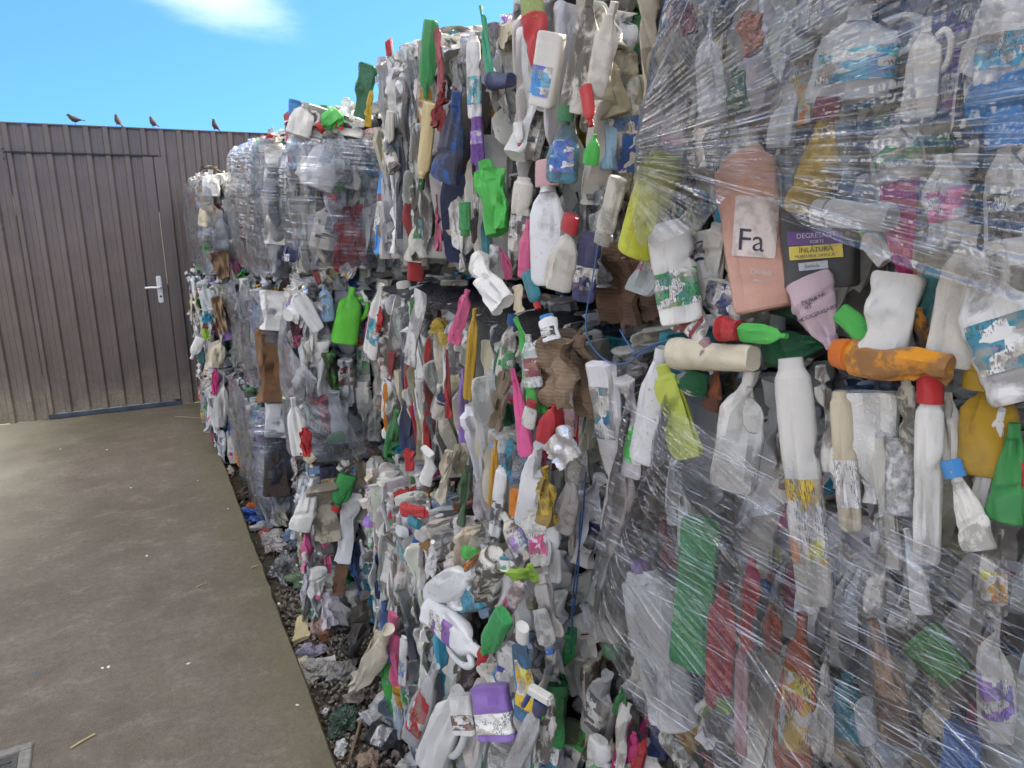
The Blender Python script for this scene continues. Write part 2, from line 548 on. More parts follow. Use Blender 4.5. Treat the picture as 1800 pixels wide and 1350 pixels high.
def mat_ground():
    b = NB('dark_soil')
    v = b.n('ShaderNodeTexCoord').outputs['Object']
    c = b.mix(b.ramp(b.noise(v, 12, 6, 0.7), 0.3, 0.7), C4(0.035, 0.028, 0.021), C4(0.10, 0.085, 0.065))
    h = b.noise(v, 45, 6, 0.75)
    return b.done(b.principled(Base_Color=c, Roughness=0.95, Specular_IOR_Level=0.2, Normal=b.bump(h, 0.8, 0.012)))


def mat_stone():
    b = NB('gravel_stone')
    g = b.n('ShaderNodeNewGeometry')
    v = b.n('ShaderNodeTexCoord').outputs['Object']
    r = g.outputs['Random Per Island']
    c = b.mix(r, C4(0.07, 0.060, 0.048), C4(0.34, 0.30, 0.25))
    c = b.mix(b.ramp(b.noise(v, 90, 4), 0.4, 0.7, 0, 0.6), c, C4(0.05, 0.042, 0.032))
    return b.done(b.principled(Base_Color=c, Roughness=0.9, Specular_IOR_Level=0.25))


M = {}
M['plastic'] = mat_plastic('crushed_plastic', 1.0, 0.17, 0.62)
M['plastic_clean'] = mat_plastic('moulded_plastic', 0.75, 0.18, 0.6)
M['milky'] = mat_milky()
M['clear'] = mat_clear()
M['label'] = mat_label()
M['card'] = mat_cardboard()
M['core'] = mat_plain('gap_shade_and_mud', (0.045, 0.042, 0.04), 0.8, 0, 18, 0.7, 0.6, 0.02)  # bale core near-black, gap shade put into the colour; also the muddy strap
M['film'] = mat_film('stretch_film', 0.055, 0.16, glint=0.6, refl=0.04, tint=(0.66, 0.76, 0.90), sv=42.0, su=1.6)  # blue in this and the next two tints paints in reflected sky
M['film_mid'] = mat_film('stretch_film_streaky', 0.05, 0.16, glint=0.5, refl=0.03, su=2.2, sv=48.0, tint=(0.70, 0.77, 0.88))
M['film_far'] = mat_film('stretch_film_bale', 0.10, 0.16, su=3.0, sv=38.0, glint=0.6, refl=0.06, tint=(0.55, 0.68, 0.88))
M['film_grey'] = mat_film('stretch_film_dense', 0.30, 0.22, su=3.0, sv=55.0, tint=(0.36, 0.39, 0.46), rough=0.2, glint=0.35)
def mat_strand():
    b = NB('film_strand')
    g_ = b.n('ShaderNodeNewGeometry')
    v = b.n('ShaderNodeTexCoord').outputs['Object']
    r_ = g_.outputs['Random Per Island']
    on = b.math('MULTIPLY', b.ramp(b.noise(v, 28, 2, 0.6), 0.40, 0.62, 0.12, 1.0), b.math('MULTIPLY_ADD', b.math('MULTIPLY', r_, r_), 0.42, 0.08))
    tp = b.n('ShaderNodeBsdfTransparent', {'Color': C4(1, 1, 1)}).outputs[0]
    p = b.principled(Base_Color=C4(0.80, 0.86, 0.95), Roughness=0.16, Specular_IOR_Level=0.9)
    return b.done(b.n('ShaderNodeMixShader', {0: on, 1: tp, 2: p}).outputs[0])


M['strand'] = mat_strand()
M['fence'] = mat_fence()
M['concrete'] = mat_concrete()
M['ground'] = mat_ground()
M['stone'] = mat_stone()
M['alu'] = mat_plain('brushed_handle', (0.82, 0.82, 0.82), 0.3, 0.25, 20, 0.15, 0.05)
M['screw'] = mat_plain('painted_screw', (0.16, 0.135, 0.125), 0.35, 0.2, 60, 0.3)
M['black'] = mat_plain('black_seal', (0.015, 0.014, 0.014), 0.5)
M['sill'] = mat_plain('blue_grey_sill', (0.075, 0.09, 0.12), 0.5, 0.1, 12, 0.6)
M['iron'] = mat_plain('cast_iron', (0.11, 0.105, 0.10), 0.65, 0.3, 50, 0.6, 0.4)
M['frame_stone'] = mat_plain('cover_frame', (0.25, 0.235, 0.205), 0.85, 0, 35, 0.5, 0.4)
M['bird'] = mat_plain('sparrow_feathers', (0.055, 0.046, 0.044), 0.8, 0, 120, 0.6, 0.3)
M['strap'] = mat_plain('blue_twine', (0.035, 0.11, 0.27), 0.45)
M['blackfilm'] = mat_plain('black_sheeting', (0.018, 0.018, 0.02), 0.35, 0, 40, 0.3, 0.6, 0.01)
M['foil'] = mat_plain('silver_foil', (0.62, 0.63, 0.66), 0.32, 0.65, 25, 0.3, 0.5, 0.006)
M['bag'] = mat_objcol('thin_bag', 0.3, 0.8)
M['ink'] = mat_objcol('print_ink', 0.45, 0.05)
M['straw'] = mat_plain('dry_straw', (0.55, 0.42, 0.22), 0.7)
M['wood'] = mat_plain('old_wood', (0.22, 0.15, 0.09), 0.8, 0, 40, 0.6)

# ------------------------------------------------------------------ the setting
# soil sheet to the horizon
g = mesh_from('ground', [(-400, -400, -0.085), (400, -400, -0.085), (400, 400, -0.085), (-400, 400, -0.085)], [(0, 1, 2, 3)], M['ground'])
tag(obj('ground', g), kind='structure')
# concrete slab with a worn, slightly uneven edge on the bale side
EDGE = 0.387
ys = [-30, -10, -2, 0] + [0.08 * i for i in range(1, 86)] + [6.95, 8, 12, 30]
vv, ff = [], []
for y in ys:
    e = EDGE + (0.005 * noise.noise(Vector((0, y * 2.3, 0))) + 0.008 * noise.noise(Vector((3, y * 13, 0))) if -1 < y < 7 else 0)
    vv += [(-60, y, 0), (-3, y, 0), (e - 0.10, y, 0.0), (e - 0.008, y, -0.0005), (e, y, -0.012), (e + 0.008 * noise.noise(Vector((8, y * 9, 2))), y, -0.095)]
for i in range(len(ys) - 1):
    for k in range(5):
        a = i * 6 + k
        ff.append((a, a + 1, a + 7, a + 6))
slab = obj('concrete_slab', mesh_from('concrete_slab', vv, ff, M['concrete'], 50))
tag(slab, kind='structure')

# gravel strip between slab and bales: real stones, one mass
rs = np.random.RandomState(3)
ico = bmesh.new()
bmesh.ops.create_icosphere(ico, subdivisions=1, radius=1)
iv = np.array([v.co[:] for v in ico.verts])
iff = [[v.index for v in f.verts] for f in ico.faces]
ico.free()
gv, gf = [], []
for i in range(5200):
    y = 0.9 + 2.3 * rs.rand() ** 1.15 if i < 4400 else 3.2 + 3.2 * rs.rand()
    x = EDGE + 0.012 + 0.36 * rs.rand()
    r = rs.uniform(0.004, 0.0105) * (1.25 if rs.rand() < 0.1 else 1)
    sc3 = rs.uniform(0.6, 1.25, 3) * r
    pts = iv * (1 + 0.38 * (rs.rand(len(iv), 1) - 0.5)) * sc3
    a, b_ = rs.rand(2) * 6.28
    ca, sa, cb, sb = math.cos(a), math.sin(a), math.cos(b_), math.sin(b_)
    Rm = np.array([[ca, -sa, 0], [sa, ca, 0], [0, 0, 1]]) @ np.array([[1, 0, 0], [0, cb, -sb], [0, sb, cb]])
    pts = pts @ Rm.T + np.array([x, y, -0.079 + rs.rand() * 0.012])
    o0 = len(gv)
    gv.extend(map(tuple, pts))
    gf.extend([[k + o0 for k in f] for f in iff])
tag(obj('gravel', mesh_from('gravel', gv, gf, M['stone'])), 'dark loose gravel along the broken concrete edge', 'gravel', kind='stuff')

# unseen wall added behind the bales to keep sun out of the gaps
bm = bmesh.new()
box_bm(bm, 1.86, 2.06, -6, 6.66, -0.09, 2.5)
tag(obj('sun_block_wall', bm_mesh('sun_block_wall', bm, mat_plain('sun_block_grey', (.3, .29, .27), .9, 0, 6, .4, .4))), kind='structure')

# ------------------------------------------------------------------ fence with door
FY, FTOP = 6.70, 2.29
PER = 0.1311
fence = empty('metal_fence', (0, FY, 0), 'brown ribbed sheet metal fence behind the yard with small birds on its top edge', 'fence')


def rib_sheet(name, x0, x1, z0, z1, yoff):
    """trapezoid sheet: narrow raised ribs, rib faces towards -Y"""
    prof = []
    k0 = math.floor((x0 + 0.713) / PER) - 1
    while True:
        xs = -0.713 + k0 * PER
        if xs > x1:
            break
        for dx, dy in ((0.004, 0.0), (0.030, 0.0), (0.033, -0.002), (0.036, -0.002), (0.039, 0.0), (0.074, 0.0), (0.084, -0.020), (0.116, -0.020), (0.1308, 0.0)):
            prof.append((xs + dx, dy))
        k0 += 1
    cut = []
    for i in range(len(prof) - 1):
        (xa, ya), (xb, yb) = prof[i], prof[i + 1]
        for xx in (x0, x1):
            if xa < xx <= xb:
                cut.append((xx, ya + (yb - ya) * (xx - xa) / (xb - xa)))
    pp = sorted([p for p in prof if x0 < p[0] < x1] + cut)
    zs = [z0 + (z1 - z0) * i / 6 for i in range(7)]
    v, f = [], []
    n = len(pp)
    for z in zs:
        for x, y in pp:
            v.append((x, y + yoff + 0.004 * noise.noise(Vector((x * 1.5, z * 1.2, yoff * 50))), z))
    for j in range(6):
        for i in range(n - 1):
            a = j * n + i
            f.append((a, a + 1, a + n + 1, a + n))
    return obj(name, mesh_from(name, v, f, M['fence']), None)


def child(o, p, loc=None):
    o.parent = p
    if loc is not None:
        o.location = loc
    return o


DX0, DX1, DZ1 = -0.752, 0.224, 2.074
child(rib_sheet('sheet_panel', -4.2, DX0 - 0.006, 0.003, FTOP, 0.0), fence)
child(rib_sheet('sheet_panel', DX1 + 0.004, 3.2, 0.003, FTOP, 0.0), fence)
child(rib_sheet('sheet_panel', DX0 - 0.006, DX1 + 0.006, DZ1 + 0.008, FTOP, 0.0), fence)
child(obj('sheet_panel', mesh_from('sheet_panel', [(-14, 0, 0.02), (-4.2, 0, 0.02), (-4.2, 0, FTOP), (-14, 0, FTOP)], [(0, 1, 2, 3)], M['fence'])), fence)
bm = bmesh.new()
box_bm(bm, -14, 3.2, -0.022, 0.03, FTOP - 0.004, FTOP + 0.004)
child(obj('top_trim', bm_mesh('top_trim', bm, M['fence'])), fence)
# frame rails behind the sheets, leaving the door slit open to the light on its handle side
bm = bmesh.new()
for x0, x1 in ((-14, DX0 - 0.05), (DX1 + 0.05, 3.2)):
    for z in (0.25, 1.25, 2.15):
        box_bm(bm, x0, x1, 0.012, 0.05, z, z + 0.05)
box_bm(bm, DX0 - 0.05, DX0 + 0.05, 0.012, 0.05, 0.0, 2.1)
box_bm(bm, DX0 - 0.05, DX1 + 0.05, 0.013, 0.05, DZ1 - 0.05, DZ1 + 0.05)
box_bm(bm, DX1 - 0.045, DX1 + 0.045, 0.012, 0.05, 0.0, 1.05)
box_bm(bm, DX1 - 0.045, DX1 + 0.045, 0.012, 0.05, 1.64, 2.1)
child(obj('rail', bm_mesh('rail', bm, M['fence'])), fence)
door = child(rib_sheet('door', DX0, DX1, 0.043, DZ1, -0.004), fence)
bm = bmesh.new()
box_bm(bm, DX1 - 0.075, DX1 - 0.001, -0.0285, -0.006, 0.055, DZ1 - 0.002)
box_bm(bm, DX0 + 0.001, DX0 + 0.03, -0.0285, -0.006, 0.055, DZ1 - 0.002)
child(obj('edge_strip', bm_mesh('edge_strip', bm, M['fence'], 0.002)), door)
bm = bmesh.new()
box_bm(bm, DX1 + 0.007, DX1 + 0.075, -0.0225, 0.002, 0.01, DZ1 + 0.0)
child(obj('door_jamb', bm_mesh('door_jamb', bm, M['fence'], 0.002)), fence)
bm = bmesh.new()
box_bm(bm, DX0 - 0.02, DX1 + 0.04, -0.027, -0.002, DZ1 + 0.002, DZ1 + 0.014)
child(obj('drip_strip', bm_mesh('drip_strip', bm, M['black'])), fence)
bm = bmesh.new()
box_bm(bm, DX0 - 0.01, DX1 + 0.01, -0.026, 0.03, 0.004, 0.040)
child(obj('door_sill', bm_mesh('door_sill', bm, M['sill'], 0.004)), fence)
# door handle: long plate, keyhole, lever
bm = bmesh.new()
box_bm(bm, 0.142, 0.182, -0.037, -0.024, 0.90, 1.125)
hp = child(obj('handle_plate', bm_mesh('handle_plate', bm, M['alu'], 0.006, 40)), door)
v, f = tube(spline([(0.166, -0.036, 1.032), (0.166, -0.070, 1.032), (0.150, -0.080, 1.033), (0.10, -0.080, 1.036), (0.052, -0.076, 1.034)], 5), [0.010] * 8 + [0.0095] * 7 + [0.009] * 6, 10)
child(obj('handle_lever', mesh_from('handle_lever', v, f, M['alu'], 60)), door)
v, f = tube([(0.163, -0.0365, 0.955), (0.163, -0.0395, 0.955)], 0.009, 12)
child(obj('keyhole', mesh_from('keyhole', v, f, M['black'])), door)
for z0 in (1.62, 0.22):
    v, f = tube([(DX0 - 0.002, -0.022, z0), (DX0 - 0.002, -0.022, z0 + 0.15)], 0.009, 10)
    child(obj('hinge', mesh_from('hinge', v, f, M['fence'], 40)), door)
bm = bmesh.new()
bmesh.ops.create_icosphere(bm, subdivisions=2, radius=0.0075)
for vx in bm.verts:
    vx.co.y *= 0.6
scm = bm_mesh('screw', bm, M['screw'], 0, 180)
for px, py in ((43, 233), (115, 235), (184, 237), (218, 237), (250, 239), (46, 262), (119, 262), (187, 264), (252, 265), (2, 261), (5, 278), (284, 255), (281, 279),
               (266, 383), (294, 383), (345, 257), (306, 474)):
    p = at(px, py, 'y', FY - 0.006)
    child(obj('screw', scm), fence, (p.x, -0.006, p.z))
for px, py in ((23, 283), (53, 285), (124, 287), (191, 288), (255, 284), (156, 364), (84, 510), (152, 509), (217, 504), (276, 476)):
    p = at(px, py, 'y', FY - 0.006)
    child(obj('screw', scm), door, (p.x, -0.009, p.z))

# ------------------------------------------------------------------ drain cover in the slab
dc = empty('drain_cover', (-0.70, 2.22, 0), 'pale framed iron drain cover sunk in the concrete at lower left', 'drain cover')
bm = bmesh.new()
for a in ((-0.24, 0.24, 0.205, 0.24), (-0.24, 0.24, -0.24, -0.205), (-0.24, -0.205, -0.204, 0.204), (0.205, 0.24, -0.204, 0.204)):
    box_bm(bm, a[0], a[1], a[2], a[3], -0.02, 0.009)
child(obj('frame', bm_mesh('frame', bm, M['frame_stone'], 0.003)), dc)
bm = bmesh.new()
box_bm(bm, -0.202, 0.202, -0.202, 0.202, -0.02, 0.003)
child(obj('plate', bm_mesh('plate', bm, M['iron'])), dc)
bm = bmesh.new()
box_bm(bm, -0.015, 0.015, -0.005, 0.005, 0.0, 0.0075)
stud = bm_mesh('stud', bm, M['iron'], 0.0015)
for i in range(9):
    for j in range(9):
        o = child(obj('stud', stud), dc, (-0.172 + i * 0.043, -0.172 + j * 0.043, 0.0))
        o.rotation_euler.z = R(90) if (i + j) % 2 else 0
dc.rotation_euler.z = R(2)


# ------------------------------------------------------------------ birds on the fence
def bird(x, label, heading, tilt, stretch=1.0):
    spine = [(-0.085, 0.040, 0.004, 0.010), (-0.055, 0.045, 0.005, 0.011), (-0.035, 0.050, 0.014, 0.016), (-0.012, 0.050, 0.026, 0.026),
             (0.012, 0.056, 0.0295, 0.029), (0.030, 0.070, 0.024, 0.024), (0.040, 0.083, 0.0185, 0.018), (0.047, 0.091, 0.0175, 0.0165),
             (0.056, 0.094, 0.0125, 0.0125), (0.061, 0.0935, 0.006, 0.006), (0.070, 0.0905, 0.0012, 0.0012)]
    v, f = [], []
    n = 14
    for i, (x_, z_, rv, rw) in enumerate(spine):
        a = spine[max(i - 1, 0)]
        b_ = spine[min(i + 1, len(spine) - 1)]
        t = Vector((b_[0] - a[0], 0, b_[1] - a[1])).normalized()
        nn = Vector((-t.z, 0, t.x))
        for k in range(n):
            an = 2 * math.pi * k / n
            v.append(Vector((x_, 0, z_)) + nn * math.sin(an) * rv + Vector((0, 1, 0)) * math.cos(an) * rw)
    for i in range(len(spine) - 1):
        for k in range(n):
            f.append((i * n + k, i * n + (k + 1) % n, (i + 1) * n + (k + 1) % n, (i + 1) * n + k))
    f.append(tuple(range(n))[::-1])
    f.append(tuple((len(spine) - 1) * n + k for k in range(n)))
    for s_ in (-1, 1):
        lv, lf = tube([(0.004, 0.010 * s_, 0.034), (0.006, 0.011 * s_, 0.014), (0.002, 0.011 * s_, 0.002), (0.016, 0.012 * s_, 0.001)], [0.006, 0.002, 0.0015, 0.001], 6)
        k0 = len(v)
        v += lv
        f += [tuple(q + k0 for q in fa) for fa in lf]
    if tilt:
        ca, sa = math.cos(tilt), math.sin(tilt)
        piv = Vector((0.0, 0, 0.035))
        for i in range(len(spine) * n):
            q = v[i] - piv
            v[i] = piv + Vector((q.x * ca - q.z * sa, q.y, q.x * sa + q.z * ca * stretch))
    o = obj('sparrow', mesh_from('sparrow', v, f, M['bird'], 180))
    o.location = (x, FY - 0.004, FTOP + 0.0035)
    o.rotation_euler.z = heading
    o.scale = (0.78, 0.78, 0.78)
    tag(o, label, 'bird', 'sparrows perched on the fence top')
    return o


bird(-0.279, 'leftmost sparrow on the fence, sideways with its thin tail sticking out', R(180), R(-4))
bird(0.008, 'second sparrow from the left on the fence, plump with its back turned', R(118), R(28))
bird(0.259, 'small hunched sparrow on the fence above the door handle side', R(125), R(18))
bird(0.715, 'rightmost sparrow on the fence, upright and slim beside the bales', R(155), R(38))

# ------------------------------------------------------------------ crushed bottles: prototypes
PROF = {
    'deterg': [(0, .40), (.015, .46), (.06, .5), (.50, .5), (.66, .47), (.78, .36), (.86, .20), (.885, .165), (1, .16)],
    'slim': [(0, .42), (.015, .47), (.06, .5), (.70, .5), (.80, .45), (.875, .27), (.90, .20), (1, .19)],
    'jug': [(0, .44), (.015, .48), (.05, .5), (.55, .5), (.70, .44), (.80, .27), (.86, .17), (.90, .15), (1, .15)],
    'milk': [(0, .43), (.02, .48), (.06, .5), (.12, .47), (.18, .5), (.25, .47), (.32, .5), (.40, .47), (.47, .5), (.62, .49), (.78, .30), (.88, .19), (1, .18)],
    'cone': [(0, .13), (.03, .18), (.2, .26), (.5, .37), (.8, .47), (.9, .5), (.93, .42), (1, .40)],
    'tube': [(0, .42), (.015, .48), (.05, .5), (.85, .5), (.92, .48), (.955, .36), (1, .33)],
    'drop': [(0, .40), (.02, .45), (.10, .5), (.3, .48), (.55, .38), (.8, .24), (.93, .18), (1, .17)],
    'block': [(0, .44), (.01, .48), (.04, .5), (.95, .5), (.985, .47), (1, .42)],
    'tub': [(0, .36), (.02, .39), (.5, .45), (.90, .49), (.91, .52), (.97, .52), (1, .50)],
}
CL, CW, CT = 0.22, 0.09, 0.05


def make_proto(kind, seed, crush, folds, nu=26, nv=30):
    rg = np.random.RandomState(seed)
    pts = np.array(PROF[kind])
    vz = np.sort(np.unique(np.concatenate([np.linspace(0, 1, nv), pts[:, 0]])))
    nvv = len(vz)
    r = np.interp(vz, pts[:, 0], pts[:, 1])
    th = np.linspace(0, 2 * np.pi, nu, endpoint=False)
    e = {'block': 4.5, 'jug': 3.0, 'deterg': 2.6}.get(kind, 2.2)
    ct, st_ = np.cos(th), np.sin(th)
    sx_ = np.sign(ct) * np.abs(ct) ** (2 / e)
    sy_ = np.sign(st_) * np.abs(st_) ** (2 / e)
    X = (r[:, None] * sx_[None, :]) * CW
    depth_r = np.where(vz > .86, np.minimum(r * CW, 0.5 * CT * 1.0), r * CT) if kind not in ('tub', 'cone', 'tube') else r * CT
    Y = depth_r[:, None] * sy_[None, :]
    Z = np.repeat(vz[:, None], nu, 1) * CL
    # collapse of the walls, uneven along the length
    ph = rg.rand(4) * 6.28
    tf = 1 - crush * (0.52 + 0.24 * np.sin(vz * 3.2 + ph[0]) + 0.10 * np.sin(vz * 7 + ph[1]))
    stiff = np.clip(np.minimum(vz / 0.09, (1.0 - vz) / 0.12), 0, 1)
    tf = 1 - (1 - np.clip(tf, 0.12, 1.15)) * (0.35 + 0.65 * stiff)
    Y *= tf[:, None]
    X *= (1 + 0.16 * (1 - tf))[:, None] * (1 + crush * 0.06 * np.sin(vz * 4 + ph[2]))[:, None]
    P = np.stack([X, Y, Z], -1).reshape(-1, 3)
    ringc = np.stack([np.zeros(nvv), np.zeros(nvv), vz * CL], -1)
    # bottom centre and top centre, tracked neck frame
    ext = np.array([[0, 0, 0.004], [0, 0, CL - 0.004], [0, 0, CL], [0.01, 0, CL], [0, 0, CL + 0.01]])
    P = np.concatenate([P, ext])
    nb = nvv * nu
    nrm = P[:nb].copy()
    nrm[:, 2] = 0
    nrm /= np.maximum(np.linalg.norm(nrm / np.array([CW, CT * 0.6, 1]), axis=1, keepdims=True), 1e-5)
    nrm = nrm / np.array([CW, CT * 0.6, 1]) ** 2 * np.array([CW, CT * .6, 1])
    nrm /= np.maximum(np.linalg.norm(nrm, axis=1, keepdims=True), 1e-6)
    # creased dents
    for i in range(int(4 + 10 * crush)):
        k = rg.randint(nb)
        c = P[k]
        if c[2] > CL * 0.86 or c[2] < 0.01:
            continue
        a = rg.normal(0, 0.16) if rg.rand() < 0.82 else rg.rand() * 3.14
        d = P[:nb] - c
        ux = d[:, 0] * math.cos(a) + d[:, 2] * math.sin(a)
        uz = -d[:, 0] * math.sin(a) + d[:, 2] * math.cos(a)
        ra, rb = rg.uniform(0.009, 0.024), rg.uniform(0.05, 0.16)
        q = np.sqrt((ux / ra) ** 2 + (uz / rb) ** 2 + (d[:, 1] / (0.03)) ** 2)
        amt = np.clip(1 - q, 0, None) * rg.uniform(0.006, 0.020) * (0.3 + crush)
        P[:nb] -= nrm * amt[:, None] * (1 if rg.rand() < .85 else -0.5)
    # wrinkles
    if crush > 0.05:
        so_ = rg.rand(3) * 50
        for i in range(nb):
            p = P[i]
            q = Vector((p[0] * 28 + so_[0], p[1] * 22 + so_[1], p[2] * 4.5 + so_[2]))
            n1 = noise.noise(q)
            n2 = noise.noise(q * 2.7)
            s_ = 0.25 if p[2] > CL * 0.88 else 1
            n3 = abs(noise.noise(q * 1.7 + Vector((5, 5, 5)))) - 0.25
            P[i, 1] += (0.009 * n1 + 0.003 * n2 + 0.010 * n3) * crush * s_
            P[i, 0] += (0.007 * noise.noise(q + Vector((9, 3, 1)))) * crush * s_
    # folds across the sheet of plastic
    for i in range(folds):
        z0 = rg.uniform(0.25, 0.8) * CL
        a = rg.normal(0, 0.45)
        th_ = rg.choice([-1, 1]) * rg.uniform(0.12, 0.5)
        s_ = P[:, 0] * math.sin(a) + (P[:, 2] - z0) * math.cos(a)
        m = s_ > 0
        cs, sn = math.cos(th_), math.sin(th_)
        yy = P[:, 1].copy()
        s2 = s_ * cs - yy * sn
        y2 = s_ * sn + yy * cs
        ds_ = np.where(m, s2 - s_, 0)
        P[:, 0] += ds_ * math.sin(a)
        P[:, 2] += ds_ * math.cos(a)
        P[:, 1] = np.where(m, y2, yy)
    tw = rg.normal(0, 0.25) * crush
    an = tw * (P[:, 2] / CL - 0.5) * 2
    x, y = P[:, 0].copy(), P[:, 1].copy()
    P[:, 0] = x * np.cos(an) - y * np.sin(an)
    P[:, 1] = x * np.sin(an) + y * np.cos(an)
    bodym = P[:nb]
    xe = np.percentile(bodym[:, 0], [1.5, 98.5])
    ye = np.percentile(bodym[:, 1], [2, 98])
    P[:, 0] = (P[:, 0] - xe.mean()) * CW / max(xe[1] - xe[0], 1e-3)
    tgt = CT * (1.0 if folds == 0 else 1.25)
    P[:, 1] = (P[:, 1] - ye.mean()) * min(2.6, tgt / max(ye[1] - ye[0], 1e-3))
    faces = []
    for j in range(nvv - 1):
        for i in range(nu):
            faces.append((j * nu + i, j * nu + (i + 1) % nu, (j + 1) * nu + (i + 1) % nu, (j + 1) * nu + i))
    top = (nvv - 1) * nu
    for i in range(nu):
        faces.append(((i + 1) % nu, i, nb))
        faces.append((top + i, top + (i + 1) % nu, nb + 1))
    verts = P[:nb + 2]
    body = verts.tolist()
    if kind == 'jug' and crush < 0.6:
        hv, hf = tube(spline([(0.30 * CW, 0, .80 * CL), (0.50 * CW, 0, .84 * CL), (0.66 * CW, 0, .76 * CL), (0.68 * CW, 0, .62 * CL), (0.60 * CW, 0, .50 * CL), (0.44 * CW, 0, .45 * CL)], 5), 0.0085, 9)
        k0 = len(verts)
        verts = np.concatenate([verts, np.array([tuple(q) for q in hv])])
        body = verts.tolist()
        faces = faces + [tuple(q + k0 for q in fa) for fa in hf]
    # label shell
    tmp = mesh_from('tmp', verts, faces)
    vn = np.zeros(len(tmp.vertices) * 3)
    tmp.vertex_normals.foreach_get('vector', vn)
    vn = vn.reshape(-1, 3)
    bpy.data.meshes.remove(tmp)
    cen = (-np.pi / 2) + rg.choice([0, 0, 0.5, -0.5])
    z0, z1 = rg.uniform(.10, .22), rg.uniform(.50, .66)
    half = rg.uniform(0.9, 1.7)
    jj = [j for j in range(nvv) if z0 <= vz[j] <= z1]
    ii = [i for i in range(nu) if abs((th[i] - cen + np.pi) % (2 * np.pi) - np.pi) <= half]
    ii.sort(key=lambda i: (th[i] - cen + np.pi) % (2 * np.pi))
    lv = [(P[j * nu + i] + vn[j * nu + i] * 0.0011).tolist() for j in jj for i in ii]
    lf = [(a * len(ii) + b, a * len(ii) + b + 1, (a + 1) * len(ii) + b + 1, (a + 1) * len(ii) + b) for a in range(len(jj) - 1) for b in range(len(ii) - 1)]
    # neck frame
    o0, ox, oz = P[nb + 2], P[nb + 3], P[nb + 4]
    zv = Vector(oz - o0).normalized()
    xv = Vector(ox - o0)
    xv = (xv - zv * xv.dot(zv)).normalized()
    yv = zv.cross(xv)
    nm = Matrix.Translation(Vector(o0)) @ Matrix((xv, yv, zv)).transposed().to_4x4()
    nr = r[-1] * CW
    nd = float(depth_r[-1])
    return dict(v=body, f=faces, lv=lv, lf=lf, neck=nm, nr=nr, nd=nd)


def build_proto(kind, seed, crush, folds, mat='plastic', sharp=32, **k):
    d = make_proto(kind, seed, crush, folds, **k)
    d['me'] = mesh_from(kind, d['v'], d['f'], M[mat], sharp)
    d['lme'] = mesh_from('label', d['lv'], d['lf'], M['label'], 40)
    d['kind'] = kind
    return d


FILL = []
sd = 100
for kind in ('deterg', 'slim', 'slim', 'jug', 'milk', 'drop', 'tube', 'tube', 'block', 'block'):
    for cr, fo in ((0.95, 0), (1.1, 0), (1.0, 1), (1.2, 1)):
        FILL.append(build_proto(kind, sd, cr, fo, sharp=24, nu=20, nv=20))
        sd += 1
HERO = {}
for kind in PROF:
    for mat in ('plastic', 'milky', 'clear'):
        if mat != 'plastic' and kind in ('cone', 'block', 'tub'):
            continue
        HERO[kind, mat] = [build_proto(kind, sd + i, (0.22, 0.48, 0.80)[i], 0 if i < 2 else 1, mat, sharp=27, nu=28, nv=30) for i in range(3)]
        sd += 3


def cap_mesh(name, prof, ridges, n=36):
    v, f = [], []
    for (r, z, rd) in prof:
        for k in range(n):
            a = 2 * math.pi * k / n
            rr = r * (1 - (0.045 if (rd and k % 2) else 0))
            v.append((rr * math.cos(a), rr * math.sin(a), z))
    for j in range(len(prof) - 1):
        for k in range(n):
            f.append((j * n + k, j * n + (k + 1) % n, (j + 1) * n + (k + 1) % n, (j + 1) * n + k))
    f.append(tuple((len(prof) - 1) * n + k for k in range(n)))
    f.append(tuple(range(n))[::-1])
    return mesh_from(name, v, f, M['plastic_clean'], 35)


CAPS = {
    'screw': cap_mesh('cap', [(1.12, -1.0, 0), (1.14, -.9, 1), (1.14, .75, 1), (1.08, .88, 0), (.9, .92, 0), (.82, .90, 0), (.80, .86, 0)], 1),
    'flip': cap_mesh('cap', [(1.10, -1.0, 0), (1.15, -.9, 0), (1.13, .1, 0), (1.09, .12, 0), (1.09, .18, 0), (1.12, .2, 0), (1.04, 1.0, 0), (.9, 1.1, 0), (.3, 1.12, 0)], 0),
    'tall': cap_mesh('cap', [(1.25, -1.0, 0), (1.3, -.8, 1), (1.22, 1.2, 1), (1.16, 1.4, 0), (1.05, 1.45, 0), (1.0, 1.38, 0)], 1),
    'nozzle': cap_mesh('cap', [(1.15, -1.0, 0), (1.18, -.8, 1), (1.15, .2, 1), (.9, .5, 0), (.5, .8, 0), (.42, 1.9, 0), (.3, 2.0, 0)], 1),
}


def frame(Z, N):
    """matrix with local Z along Z and local -Y along N"""
    Z = Z.normalized()
    Y = -(N - Z * N.dot(Z)).normalized()
    X = Y.cross(Z)
    return Matrix((X, Y, Z)).transposed()


def add_cap(o, d, ccol, style='screw', k=1.0):
    c = obj('cap', CAPS[style], o, None, ccol)
    r = d['nr'] * k
    c.matrix_basis = d['neck'] @ Matrix.Translation((0, 0, r * (0.45 if d['kind'] == 'tube' else 0.25 if k > 1.4 else 0.0))) @ Matrix.Diagonal((r, max(d['nd'], r * 0.55), r * (0.62 if d['kind'] == 'tube' else 1.0), 1))
    return c


def place(d, name, parent, base, Z, N, L, Wd, T, color, capcol=None, cap='screw', labcol=None, capk=1.0, mat=None, label=None):
    """a bottle whose base centre is at `base`, long axis Z (towards the neck), flat front towards N"""
    A = frame(Z, N)
    S = Matrix.Diagonal((Wd / CW, T / CT, L / CL))
    Mx = Matrix.Translation(base - parent.location) @ (A @ S).to_4x4()
    o = obj(name, d['me'], parent, Mx, color, label)
    if capcol is not None:
        add_cap(o, d, capcol, cap, capk)
    if labcol is not None:
        l = obj('label', d['lme'], o, Matrix.Identity(4), labcol)
    return o


